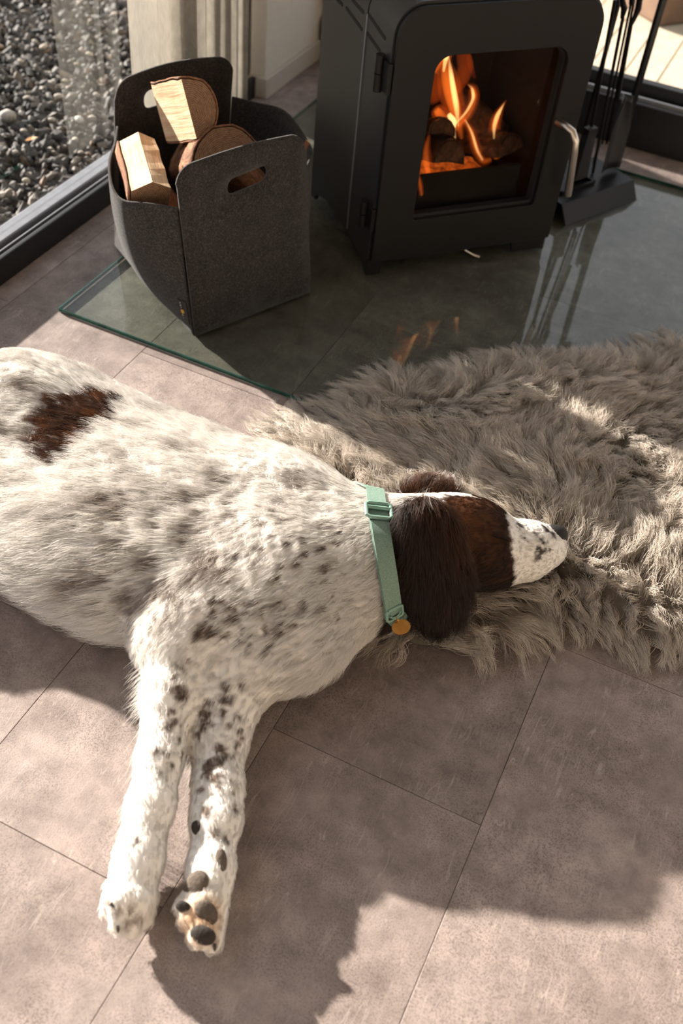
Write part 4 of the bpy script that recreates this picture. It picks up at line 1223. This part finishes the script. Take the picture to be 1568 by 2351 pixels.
MUZ = blobs([(1205, 1235, 8), (1234, 1228, 7), (1248, 1243, 11), (1242, 1260, 5), (1250, 1269, 8), (1234, 1278, 8), (1228, 1288, 6), (1262, 1260, 6), (1195, 1208, 9), (1258, 1215, 10), (1270, 1225, 9)])
tick = [(560,1200,5),(625,1180,6),(655,1195,5),(690,1190,6),(742,1215,6),(735,1262,6),(703,1272,5),(680,1300,5),(660,1160,6),(600,1290,5),(640,1330,6),(560,1345,6),(520,1330,6),(512,1385,8),(498,1378,8),(530,1392,10),(485,1410,9),(470,1440,13),(492,1447,12),
        (540,1420,9),(455,1455,8),(520,1455,7),(575,1420,6),(600,1400,6),(640,1380,7),(590,1375,6),(655,1430,6),(612,1445,7),(560,1470,6),(700,1380,5),(720,1330,5),(760,1300,5),(700,1240,5),(665,1230,5),(610,1240,5),(570,1270,5),
        (430,1520,6),(418,1595,13),(412,1583,8),(395,1555,6),(390,1665,8),(388,1700,6),(385,1730,6),(395,1650,4),(312,1930,7),(350,1640,4),(372,1780,4),
        (475,1640,13),(468,1665,12),(520,1580,12),(515,1600,9),(535,1605,7),(480,1615,10),(508,1722,11),(518,1735,8),(505,1750,8),(480,1755,12),(470,1775,10),(495,1785,8),(548,1680,6),(545,1710,5),(472,1865,10),(490,1915,7),(523,1928,7),(540,1855,5),(500,1800,7),(455,1680,8)]
rt = np.random.default_rng(77)
for (x0, x1, y0, y1, m_) in ((500, 820, 1170, 1460, 46), (350, 430, 1500, 1760, 12), (455, 560, 1560, 1840, 16), (560, 720, 1420, 1500, 8)):
    tick += [(rt.uniform(x0, x1), rt.uniform(y0, y1), rt.uniform(3.5, 6.5)) for _ in range(m_)]
TICK = [(c, r) for c, r in blobs([(a, b, r * 1.08) for a, b, r in tick]) if c[2] > 0.01]
ROAN = blobs([(330, 1240, 90), (250, 1180, 60), (380, 1330, 80), (300, 1330, 70), (490, 1095, 30), (690, 1105, 34), (420, 1030, 22), (400, 1240, 60), (250, 1290, 60), (480, 1290, 50), (20, 900, 60), (40, 980, 40), (330, 1400, 50), (200, 1340, 60), (440, 1160, 40), (330, 1330, 60), (360, 1400, 40)])
def inside(P, bl, edge=.006, fr=90):
    v = np.zeros(len(P)); w = (vnoise(P * fr) - .5) * .010 + (vnoise(P * fr * 2.7, 5) - .5) * .006
    for c, r in bl:
        d = np.linalg.norm(P - c, axis=1) + w - r
        v = np.maximum(v, 1 - sstep(-edge * .5, edge * .5, d))
    return v
SOLE_C = cast(460, 2110)
TOE_GAPS = blobs([(250, 2075, 10), (268, 2098, 7), (290, 2118, 9), (318, 2112, 8), (300, 2090, 5), (280, 2082, 5), (505, 2130, 8), (495, 2165, 8)])  # tan marks and dark gaps between the toes, painted into the coat
def coat(P, rnd):
    white = np.array([.87, .832, .785]) * (1 + .10 * (rnd[:, None] - .5))
    grey = np.array([.28, .23, .195]); liver = np.array([.060, .026, .014]); rust = np.array([.16, .058, .020])
    c = white
    ro = inside(P, ROAN, .05, 30) * sstep(.38, .64, vnoise(P * np.array([38, 38, 38]), 3) * .7 + vnoise(P * 95, 4) * .3)
    ro = np.maximum(ro, .35 * sstep(.60, .78, vnoise(P * 30, 9)) * (P[:, 0] < -.35) * (P[:, 1] > .75))
    ro = ro * np.where(rnd > .25, .95, .2)
    c = c * (1 - ro[:, None]) + grey * ro[:, None]
    t = inside(P, TICK, .005, 140) * np.where(rnd > .15, .95, .4)
    c = c * (1 - t[:, None]) + np.array([.13, .085, .06]) * t[:, None]
    t = inside(P, MUZ, .004, 200) * .95
    c = c * (1 - t[:, None]) + np.array([.045, .032, .026]) * t[:, None]
    for bl in (BROWN, HEADB, EARB):
        t = inside(P, bl, .008, 80)
        if bl is HEADB:
            q = P - HC; hx = q @ HD + (vnoise(P * 70, 61) - .5) * .016 + (vnoise(P * 200, 62) - .5) * .008; up_ = q @ HUP
            hm = sstep(HX0 - .004, HX0 + .004, hx + .02 * sstep(.03, .06, -up_)) * (1 - sstep(HX1 - .003, HX1 + .003, hx - 8 * up_ ** 2)) * (np.linalg.norm(q, axis=1) < .17)
            hm *= 1 - sstep(.058, .064, up_ + (vnoise(P * 60, 63) - .5) * .006) * (hx < .03)
            t = np.maximum(t * (hx - 8 * up_ ** 2 < HX1), hm)
        rr = sstep(.45, .75, vnoise(P * 45, 7) * .6 + rnd * .4)[:, None]
        if bl is HEADB:
            nearbrow = np.exp(-(np.linalg.norm(P - HEADB[2][0], axis=1) / .055) ** 2)[:, None]
            rr = np.clip(rr * .16 + nearbrow * .75, 0, 1)
            lv = np.array([.020, .0100, .0062])
        else: lv = liver
        b = lv * (1 - rr) + rust * rr
        c = c * (1 - t[:, None]) + b * t[:, None]
    t = inside(P, TOE_GAPS, .006, 160) * .7
    c = c * (1 - t[:, None]) + np.array([.20, .13, .085]) * t[:, None]
    # tan hair between the pads of the turned-up sole
    t = np.exp(-(np.linalg.norm(P - SOLE_C, axis=1) / .030) ** 4)[:, None] * .8
    c = c * (1 - t) + np.array([.62, .38, .20]) * t
    return np.clip(c, 0, 1)

MT['coat'] = coat_mat('dog_skin_coat'); MT['fur'] = hair_mat('dog_fur', .45, .22)
dog = arrmesh('dog', dogV, dogF, MT['coat'], None, True)
ca = dog.data.attributes.new('coat', 'FLOAT_COLOR', 'POINT')
dc = coat(dogV, np.full(len(dogV), .5)) * .92
ca.data.foreach_set('color', np.concatenate([dc, np.ones((len(dc), 1))], 1).astype(np.float32).ravel())
tag(dog, 'white dog with brown ticking and dark brown head asleep on its side', 'dog')

# ---- fur
def sample_surface(V, F, n, wfun=None):
    T_ = np.vstack([F[:, [0, 1, 2]], F[:, [0, 2, 3]]]) if F.shape[1] == 4 else F
    a, b, c = V[T_[:, 0]], V[T_[:, 1]], V[T_[:, 2]]
    ar = np.linalg.norm(np.cross(b - a, c - a), axis=1)
    if wfun is not None: ar = ar * wfun((a + b + c) / 3)
    pr = ar / ar.sum(); i = RNG.choice(len(T_), n, p=pr)
    u = RNG.random(n); v = RNG.random(n); m = u + v > 1; u[m] = 1 - u[m]; v[m] = 1 - v[m]
    return a[i] + (b[i] - a[i]) * u[:, None] + (c[i] - a[i]) * v[:, None]
def fur_weight(P):
    w = np.ones(len(P)); w *= np.where(P[:, 2] < .012, .15, 1)
    off = P[:, 0] < -1.25
    w *= np.where(off, .25, 1)
    return w * np.where(np.linalg.norm(P - V3(1080, 1250, .12), axis=1) < .22, 1.5, 1)
def make_fur(nc, per, rho, K=6):
    R0 = sample_surface(dogV, dogF, nc, fur_weight)
    Nn = grad(R0)
    # nearest-primitive blend for flow, length and lift
    W = np.stack([np.exp(-np.maximum(pd(p, R0), -.02) / .012) for p in prims], 1); W /= W.sum(1)[:, None]
    flow = W @ np.stack([p['flow'] for p in prims]); L = W @ np.array([p['L'] for p in prims]); lift = W @ np.array([p['lift'] for p in prims]); curl = W @ np.array([p['curl'] for p in prims])
    flow += .45 * np.stack([vnoise(R0 * 12, s) - .5 for s in (21, 22, 23)], 1) + (.10 + .35 * curl[:, None]) * np.stack([vnoise(R0 * 55, s) - .5 for s in (24, 25, 26)], 1)
    T_ = flow - Nn * np.sum(flow * Nn, 1)[:, None]; T_ /= np.linalg.norm(T_, axis=1)[:, None] + 1e-9
    B_ = np.cross(Nn, T_)
    n = nc * per
    rep = lambda x: np.repeat(x, per, 0)
    R, Nr, Tr, Br, Lr, lf, cu = rep(R0), rep(Nn), rep(T_), rep(B_), rep(L), rep(lift), rep(curl)
    cid = np.repeat(np.arange(nc), per)
    rad = rho * (.5 + Lr / .03)
    o1 = RNG.normal(size=n) * rad * .6; o2 = RNG.normal(size=n) * rad * .6
    Rt = R + Tr * o1[:, None] + Br * o2[:, None]
    Rt -= Nr * (field(Rt))[:, None]
    bend = rep(RNG.normal(size=nc) * .17) * (0.4 + cu); ph = rep(RNG.random(nc) * 6.28)
    Ls = Lr * RNG.uniform(.65, 1.2, n)
    s = np.linspace(0, 1, K)[None, :, None]
    clump = (.35 + .3 * cu)[:, None, None]
    up = (lf * RNG.uniform(.45, 1.9, n))[:, None, None] * (s - .62 * s ** 2) * 1.5
    side = bend[:, None, None] * s ** 1.6 + (cu * .10)[:, None, None] * np.sin(5 * s + ph[:, None, None]) * s
    P = Rt[:, None, :] + Ls[:, None, None] * (Tr[:, None, :] * s * .97 + Nr[:, None, :] * up + Br[:, None, :] * side)
    P -= (Tr * o1[:, None] + Br * o2[:, None])[:, None, :] * clump * s ** 1.3 * .8
    P += RNG.normal(size=(n, K, 3)) * .0004 * s
    P[..., 2] = np.maximum(P[..., 2], .0025)
    rr = np.clip(.00010 + Ls * .0035, 0, .00019)
    Rd = rr[:, None] * (1 - .82 * np.linspace(0, 1, K)[None, :] ** 1.6)
    rnd = np.clip(rep(RNG.random(nc)) * .6 + RNG.random(n) * .4, 0, 1)
    C = coat(Rt, rnd) * RNG.uniform(.88, 1.08, (n, 1))
    return P, Rd, np.clip(C, 0, 1)
P, Rd, C = make_fur(34000, 8, .0030)
fur = strands('fur', P, Rd, C, MT['fur'], dog)
# long feathering along the back of the forelegs, elbow and throat
def feather(segs, n, L, spread, droop, name):
    Rs, Ds = [], []
    for (pa, pb, d) in segs:
        t = RNG.random((n, 1)); Rs.append(pa * (1 - t) + pb * t); Ds.append(np.tile(d, (n, 1)))
    R = np.vstack(Rs); Dd = np.vstack(Ds); m = len(R)
    g = RNG.random(m // 7 + 1)
    Dd = Dd + .30 * np.stack([vnoise(R * 60, s) - .5 for s in (31, 32, 33)], 1) * 2 + RNG.normal(size=(m, 3)) * spread
    Dd /= np.linalg.norm(Dd, axis=1)[:, None]
    K = 7; s = np.linspace(0, 1, K)[None, :, None]; Ls = L * RNG.uniform(.4, 1.15, m)
    R = R + RNG.normal(size=R.shape) * .004
    P = R[:, None, :] + Ls[:, None, None] * (Dd[:, None, :] * s + np.array([0, 0, -1.0]) * droop * s ** 2)
    P[..., 2] = np.maximum(P[..., 2], .003 + .004 * RNG.random((m, 1)))
    C = np.array([.85, .81, .755]) * RNG.uniform(.85, 1.1, (m, 1))
    return strands(name, P, np.tile(.00018 * (1 - .85 * np.linspace(0, 1, K) ** 1.5), (m, 1)), np.clip(C, 0, 1), MT['fur'], dog)
imgL = RC @ np.array([-1.0, 0, 0]); imgD = RC @ np.array([0, -1.0, 0])
feather([(V3(352, 1480, .105), V3(350, 1620, .085), imgL * .75 + imgD * .65), (V3(350, 1620, .085), V3(328, 1800, .062), imgL * .45 + imgD * .9), (V3(325, 1800, .065), V3(302, 1900, .055), imgL * .5 + imgD * .9),
         (V3(462, 1640, .045), V3(462, 1790, .04), imgL * .35 + imgD), (V3(470, 1850, .035), V3(455, 1960, .03), imgL * .5 + imgD)], 420, .040, .16, .25, 'feathering')
# ear fringe
fr = feather([(V3(960, 1385, .10), V3(1035, 1395, .09), EAR)], 900, .030, .2, .2, 'ear_fringe')
cdat = fr.data.attributes['coat']; nC = len(fr.data.curves)
cdat.data.foreach_set('color', np.tile(np.array([.022, .011, .007, 1.0]), (nC, 1)).astype(np.float32).ravel())

# ---- nose, closed eye, pads and claws
MT['nose'] = simple('nose_leather', (0.016, 0.013, 0.012), 0.6, 0, 0.3, 300, 0.5, 0, 0.25)
MT['pad'] = simple('paw_pad', (0.105, 0.080, 0.062), 0.9, 0, 0.3, 260, 0.6)
MT['padb'] = simple('paw_pad_black', (0.030, 0.022, 0.018), 0.85, 0, 0.3, 260, 0.6)
MT['claw'] = simple('claw_horn', (0.045, 0.038, 0.032), 0.3, 0, 0.3, 90)
MT['gum'] = simple('lip_black', (0.010, 0.007, 0.006), 0.85, spec=0.1)
def lump(name, c, ax, r, m, pw=1.0, sub=3, label=None, dent=None):
    A = np.array(ax, float)
    for i in range(3):
        for j in range(i): A[i] -= A[j] * (A[i] @ A[j])
        A[i] /= np.linalg.norm(A[i])
    bm = bmesh.new(); bmesh.ops.create_icosphere(bm, subdivisions=sub, radius=1.0)
    v = np.array([q.co[:] for q in bm.verts]); f = np.array([[q.index for q in g.verts] for g in bm.faces]); bm.free()
    v = np.sign(v) * np.abs(v) ** pw
    if dent is not None: v = dent(v)
    w = (v * np.array(r)) @ A
    o = arrmesh(name, w, f, m, dog, True); o.location = tuple(c)
    if label: o['label'] = label
    return o
nc_ = V3(1268, 1233, .104)
def nose_dent(v):
    d = np.exp(-(((v[:, 0] - .55) / .35) ** 2 + ((v[:, 1] + .45) / .25) ** 2 + ((v[:, 2] - .55) / .5) ** 2))
    return v * (1 - .22 * d[:, None])
lump('nose', nc_, [HD, HUP, VD], (.0240, .0200, .0225), MT['nose'], .85, 3, 'dark brown-black nose', nose_dent)
lump('nostril', nc_ + HD * .012 - HUP * .009 + VD * .0145, [HD * .8 - HUP * .35, HUP, VD], (.0065, .0022, .004), MT['gum'])
ey = cast(1150, 1236)
mb = MB(); mb.tube([ey + HD * t + HUP * (.0025 * math.cos(t * 90) - .002 - .25 * t) + VD * .0030 for t in np.linspace(-.013, .013, 9)], [.0004, .0011, .0015, .0016, .0016, .0015, .0013, .001, .0004], 7)
mb.build('closed_eye', MT['gum'], dog, smooth=True)
# pads on the lower foot, carpal pads on its leg
def pad(px, py, r, m, ang, name='paw_pad', lift=0.0, sq=.5):
    c = cast(px, py); n = grad(c[None])[0]; n = n * .4 + VD * .6; n /= np.linalg.norm(n)
    u = -imgL * math.cos(ang) + -imgD * math.sin(ang)
    return lump(name, c + n * lift, [u, np.cross(n, u), n], (r[0], r[1], r[0] * sq), m, .92)
pad(448, 2034, (.0190, .0145), MT['pad'], 1.0, lift=-.003, sq=.38)
pad(473, 2096, (.0165, .0120), MT['pad'], -.9, lift=-.002, sq=.40)
pad(466, 2148, (.0155, .0105), MT['padb'], -.35, lift=-.002, sq=.40)
pad(420, 2082, (.0095, .0065), MT['padb'], -.4, lift=-.001, sq=.45)
pad(508, 1975, (.0070, .0140), MT['pad'], 0.15, 'carpal_pad', -.001, .7)
pad(451, 1901, (.0075, .0090), MT['padb'], 0.3, 'carpal_pad', -.002, .7)
def claw(px, py, d, L=.010, r=.0028):
    c = cast(px, py); mb = MB(); d = np.array(d) / np.linalg.norm(d)
    mb.tube([c - d * .003, c + d * L * .5, c + d * L + np.array([0, 0, -.002])], [r, r * .8, .0005], 7); mb.build('claw', MT['claw'], dog, smooth=True)
for a, b in ((271, 2132),): claw(a, b, imgD * .8 + np.array([0, 0, -.3]), .005, .0022)
claw(258, 2078, imgD * .6 - imgL * .8, .006, .0024)
claw(493, 2174, imgD * .9 + np.array([0, 0, -.3]), .005, .0022); claw(510, 1992, imgD * .9 - imgL * .2, .006, .0022)

# ================================================================== COLLAR
cl = empty('dog_collar', tuple(V3(875, 1300, .0)))
tag(cl, 'sage green webbing collar around the dog\'s neck', 'collar')
CO = np.array(cl.location)
def web_mat():
    m, nt, b, o = mat('sage_webbing')
    v = coords(nt)
    nz = noise(nt, v, 900, 3, .7)
    r = ramp(nt, nz, [(.32, (.085, .15, .115)), (.5, (.16, .25, .20)), (.68, (.27, .36, .29))])
    nt.links.new(r.outputs[0], b.inputs['Base Color'])
    b.inputs['Roughness'].default_value = 0.7; bump(nt, nz, b, .5, .001)
    return m
MT['web'] = web_mat(); MT['plastic'] = simple('sage_plastic', (0.20, 0.33, 0.265), 0.4, 0, 0.05, 50)
MT['brass'] = simple('brass', (0.62, 0.33, 0.10), 0.3, 1.0, 0.1, 60)
# band path: points on the neck seen from the top of the nape down to the throat, closed round the underside
pix = [(858, 1133), (862, 1165), (866, 1200), (872, 1240), (878, 1280), (884, 1320), (889, 1355), (893, 1385), (895, 1402)]
top = [cast(a, b) for a, b in pix]
nrm = grad(np.array(top))
axis = V3(905, 1268, .125) - V3(800, 1290, .118); axis /= np.linalg.norm(axis)
# close the loop underneath with an arc around the neck axis
cen = V3(868, 1278, .105)
def ring_pt(d):
    d = d - axis * (d @ axis); d /= np.linalg.norm(d); t = .02
    for _ in range(40):
        e = field((cen + d * t)[None])[0]
        if e > -.0005: break
        t += max(-e * .8, .0008)
    return cen + d * t, d
d0 = top[-1] - cen; d1 = top[0] - cen
ax0 = d1 - axis * (d1 @ axis); ax0 /= np.linalg.norm(ax0); ax1 = np.cross(axis, ax0)
an = lambda d: math.atan2(d @ ax1, d @ ax0)
a_end = an(d0 - axis * (d0 @ axis))
sgn = 1 if a_end > 0 else -1
low = []
for k in range(1, 13):
    a = a_end + sgn * (2 * math.pi - abs(a_end)) * k / 13
    low.append(ring_pt(ax0 * math.cos(a) + ax1 * math.sin(a))[0])
loop = cr(np.vstack([top, low, top[:1]]), 120)
def band(name, path, hw, off, th, m, closed=False, parent=cl):
    n = len(path); nn = grad(path); vs = []
    for i in range(n):
        t = path[min(i+1, n-1)] - path[max(i-1, 0)]
        if closed and i in (0, n-1): t = path[1] - path[n-2]
        t /= np.linalg.norm(t); w = np.cross(nn[i], t); w /= np.linalg.norm(w)
        for a, b in ((-1, 0), (1, 0), (1, 1), (-1, 1)):
            vs.append(path[i] + w * a * hw + nn[i] * (off + b * th) - CO)
    fs = [[i*4+k, i*4+(k+1) % 4, (i+1)*4+(k+1) % 4, (i+1)*4+k] for i in range(n-1) for k in range(4)]
    fs += [[0, 1, 2, 3], [(n-1)*4+k for k in (3, 2, 1, 0)]]
    mb = MB(); mb.add(vs, fs); return mb.build(name, m, parent, smooth=True)
CLIFT = .0075
band('band', loop, .0142, CLIFT, .0022, MT['web'], True)
tp = cr(np.array(top), 60)
band('band_fold', tp[16:60], .0135, CLIFT + .0024, .0020, MT['web'])
# slider buckle
def frame_at(i, ww, hh, bar, name, m, off):
    p = tp[i]; n = grad(p[None])[0]; t = tp[min(i+2, 59)] - tp[max(i-2, 0)]; t /= np.linalg.norm(t); w = np.cross(n, t); w /= np.linalg.norm(w)
    q = p + n * off - CO
    mb = MB(); corners = [(-1, -1), (1, -1), (1, 1), (-1, 1), (-1, -1)]
    pts = []
    for k in range(4):
        a, b = corners[k], corners[k+1]
        for s in (.12, .5, .88): pts.append(q + w * ww * (a[0] * (1-s) + b[0] * s) + t * hh * (a[1] * (1-s) + b[1] * s))
    pts.append(pts[0]); mb.tube(pts, bar, 8, flat=1.0)
    return mb.build(name, m, cl, smooth=True), q, n, t, w
frame_at(12, .0185, .0135, .0030, 'slider_buckle', MT['plastic'], CLIFT + .006)
b_, q, n_, t_, w_ = frame_at(10, .0001, .0001, .0001, 'slider_bar', MT['plastic'], CLIFT + .006)
me = b_.data; bpy.data.objects.remove(b_)
mb = MB(); mb.tube([q - w_ * .0175 + t_ * .004, q + w_ * .0175 + t_ * .004], .0028, 8); mb.build('slider_bar', MT['plastic'], cl, smooth=True)
# D-ring and brass tag
b_, q, n_, t_, w_ = frame_at(57, .0135, .0095, .0022, 'ring_holder', MT['plastic'], CLIFT + .005)
mb = MB(); mb.tube([q + w_ * .0085 * math.cos(a) - t_ * .0055 * -math.sin(a) + n_ * .002 for a in np.linspace(-.2, math.pi + .2, 14)] , .0012, 7); mb.build('d_ring', MT['plastic'], cl, smooth=True)
tg_ = q + t_ * .0135 + n_ * .003
mb = MB(); mb.tube([tg_ - t_ * .004 + t_ * .004 * math.cos(a) + n_ * .004 * math.sin(a) for a in np.linspace(0, 2 * math.pi, 13)], .0008, 6); mb.build('split_ring', MT['brass'], cl, smooth=True)
tn = n_ * .25 + t_ * -.35 + np.array([0, 0, .6]); tn /= np.linalg.norm(tn)
tw = w_ - tn * (w_ @ tn); tw /= np.linalg.norm(tw); th_ = np.cross(tn, tw)
if th_ @ t_ < 0: th_ = -th_
tc_ = tg_ + th_ * .011
lp = [(tc_ + tw * .0145 * math.cos(a) + th_ * .0115 * math.sin(a)) for a in np.linspace(0, 2 * math.pi, 29)[:-1]]
mb = MB(); mb.add([x_ for x_ in lp] + [x_ + tn * .0016 for x_ in lp], [list(range(28))[::-1], list(range(28, 56))] + [[i, (i+1) % 28, 28 + (i+1) % 28, 28 + i] for i in range(28)])
mb.build('name_disc', MT['brass'], cl, bevel=.0004, label='round brass name disc')

# ================================================================== SHEEPSKIN RUG
MT['wool'] = hair_mat('sheep_wool', .55, .25)
MT['hide'] = simple('hide', (0.22, 0.19, 0.16), 0.9, 0, 0.2, 60)
def edge_dist(p):
    d = np.full(len(p), 9.0); g = np.zeros((len(p), 2))
    A = OUT; B = np.roll(OUT, -1, 0)
    for a, b in zip(A, B):
        ab = b - a; t = np.clip(((p - a) @ ab) / (ab @ ab), 0, 1); q = a + t[:, None] * ab - p; l = np.linalg.norm(q, axis=1)
        m = l < d; d[m] = l[m]; g[m] = q[m] / (l[m][:, None] + 1e-9)
    return d, g
def rug_h(p, d):
    p3 = np.concatenate([p, np.zeros((len(p), 1))], 1)
    return .0150 + .026 * sstep(0, .12, d) * (.45 + 1.1 * vnoise(p3 * 6, 41)) 
# hide base: radial grid from the centroid
cen2 = OUT.mean(0); nr = 14
vs, fs = [], []
for i in range(1, nr + 1):
    for p in OUT: vs.append(cen2 + (p - cen2) * (i / nr))
vs = np.array(vs); dd, _ = edge_dist(vs); hz = rug_h(vs, dd) - .003
Vt = np.concatenate([vs, hz[:, None]], 1); nO = len(OUT)
Vt = np.vstack([Vt, [[*cen2, rug_h(cen2[None], np.array([.3]))[0]]]])
dfl = field(Vt); Vt[:, 2] = np.where(dfl < .035, .0125, Vt[:, 2])
f4 = [[i*nO+k, i*nO+(k+1) % nO, (i+1)*nO+(k+1) % nO, (i+1)*nO+k] for i in range(nr-1) for k in range(nO)]
f3 = [[len(Vt)-1, k, (k+1) % nO] for k in range(nO)]
rug = MB().add(Vt, [q[::-1] for q in f4] + [q[::-1] for q in f3]).build('sheepskin_rug', MT['hide'], smooth=True)
tag(rug, 'shaggy grey-beige sheepskin rug under the dog\'s head', 'rug')
def make_wool(nc, per, K=9):
    lo, hi = OUT.min(0), OUT.max(0)
    p = lo + (hi - lo) * RNG.random((nc * 3, 2)); p = p[in_poly(p, OUT)][:nc]; nc = len(p)
    d, g = edge_dist(p)
    p3 = np.concatenate([p, np.zeros((nc, 1))], 1)
    # lie of the wool: outward near the rim, slow swirls inside
    n1 = np.stack([vnoise(p3 * 5.5, s) - .5 for s in (51, 52)], 1) * 1.5 + np.stack([vnoise(p3 * 17, s) - .5 for s in (53, 54)], 1) * .9
    lean = n1 + g * (1 - sstep(.0, .11, d))[:, None] * 1.25 + np.array([-.25, .35])
    h = rug_h(p, d)
    root = np.concatenate([p, h[:, None]], 1)
    L = .064 * (.75 + .5 * vnoise(p3 * 9, 55)) * np.where(d < .03, .95, 1)
    vert = np.clip(.62 + .5 * (vnoise(p3 * 12, 56) - .5) - .40 * (1 - sstep(0, .07, d)), .12, 1.2)
    n = nc * per; rep = lambda x: np.repeat(x, per, 0)
    off = RNG.normal(size=(n, 2)) * .0068
    R = rep(root); R[:, :2] += off
    Dl = rep(lean) + RNG.normal(size=(n, 2)) * .05; Ls = rep(L) * RNG.uniform(.72, 1.12, n); Vv = rep(vert)
    ph = rep(RNG.random(nc) * 6.28); ca_ = rep(.0030 + .0070 * vnoise(p3 * 10, 57)) * RNG.uniform(.88, 1.12, n); fr_ = rep(RNG.uniform(5, 9.5, nc)) + RNG.normal(size=n) * .25
    s = np.linspace(0, 1, K)[None, :, None]
    D3 = np.concatenate([Dl * .75, Vv[:, None]], 1); nl = np.linalg.norm(D3, axis=1)[:, None]; D3 /= nl
    P = R[:, None, :] + Ls[:, None, None] * D3[:, None, :] * s
    P[..., 2] -= (Ls * .34)[:, None] * s[..., 0] ** 2.2
    hd = np.concatenate([Dl, np.zeros((n, 1))], 1); hd /= np.linalg.norm(hd, axis=1)[:, None] + 1e-9
    P += hd[:, None, :] * (Ls * .22)[:, None, None] * s ** 2
    pr = np.stack([-hd[:, 1], hd[:, 0], np.zeros(n)], 1)
    P += pr[:, None, :] * (ca_[:, None, None] * np.sin(fr_[:, None, None] * s + ph[:, None, None]) * s ** .7)
    P[..., 2] += (ca_[:, None] * .6 * np.cos(fr_[:, None] * s[..., 0] + ph[:, None]) * s[..., 0] ** .7)
    P[..., :2] -= off[:, None, :] * .90 * s ** .8
    P += RNG.normal(size=(n, 1, 3)) * .0009 * s ** 2 + RNG.normal(size=(n, K, 3)) * .0002 * s
    P[..., 2] = np.maximum(P[..., 2], .0125)
    keep = field(R + np.array([0, 0, .004])) > .001
    P, Ls = P[keep], Ls[keep]; n = len(P)
    # wool cannot pass through the dog: push points out of the coat surface
    fl_ = field(P.reshape(-1, 3)).reshape(n, K)
    bad = (fl_ < .005)
    first = np.where(bad.any(1), bad.argmax(1), K)
    for k in range(1, K):
        m = first <= k
        P[m, k] = P[m, k-1] + (P[m, k] - P[m, k-1]) * .12
    col = np.array([.60, .532, .462]) * (1 + .55 * (rep(RNG.random(nc))[keep][:, None] - .5)) * RNG.uniform(.86, 1.12, (n, 1))
    Rd = (.00034 * (1 - .8 * np.linspace(0, 1, K)[None, :] ** 2)) * np.ones((n, 1))
    return P, Rd, np.clip(col, 0, 1)
P, Rd, C = make_wool(4800, 24)
wl = strands('wool', P, Rd, C, MT['wool'], rug)
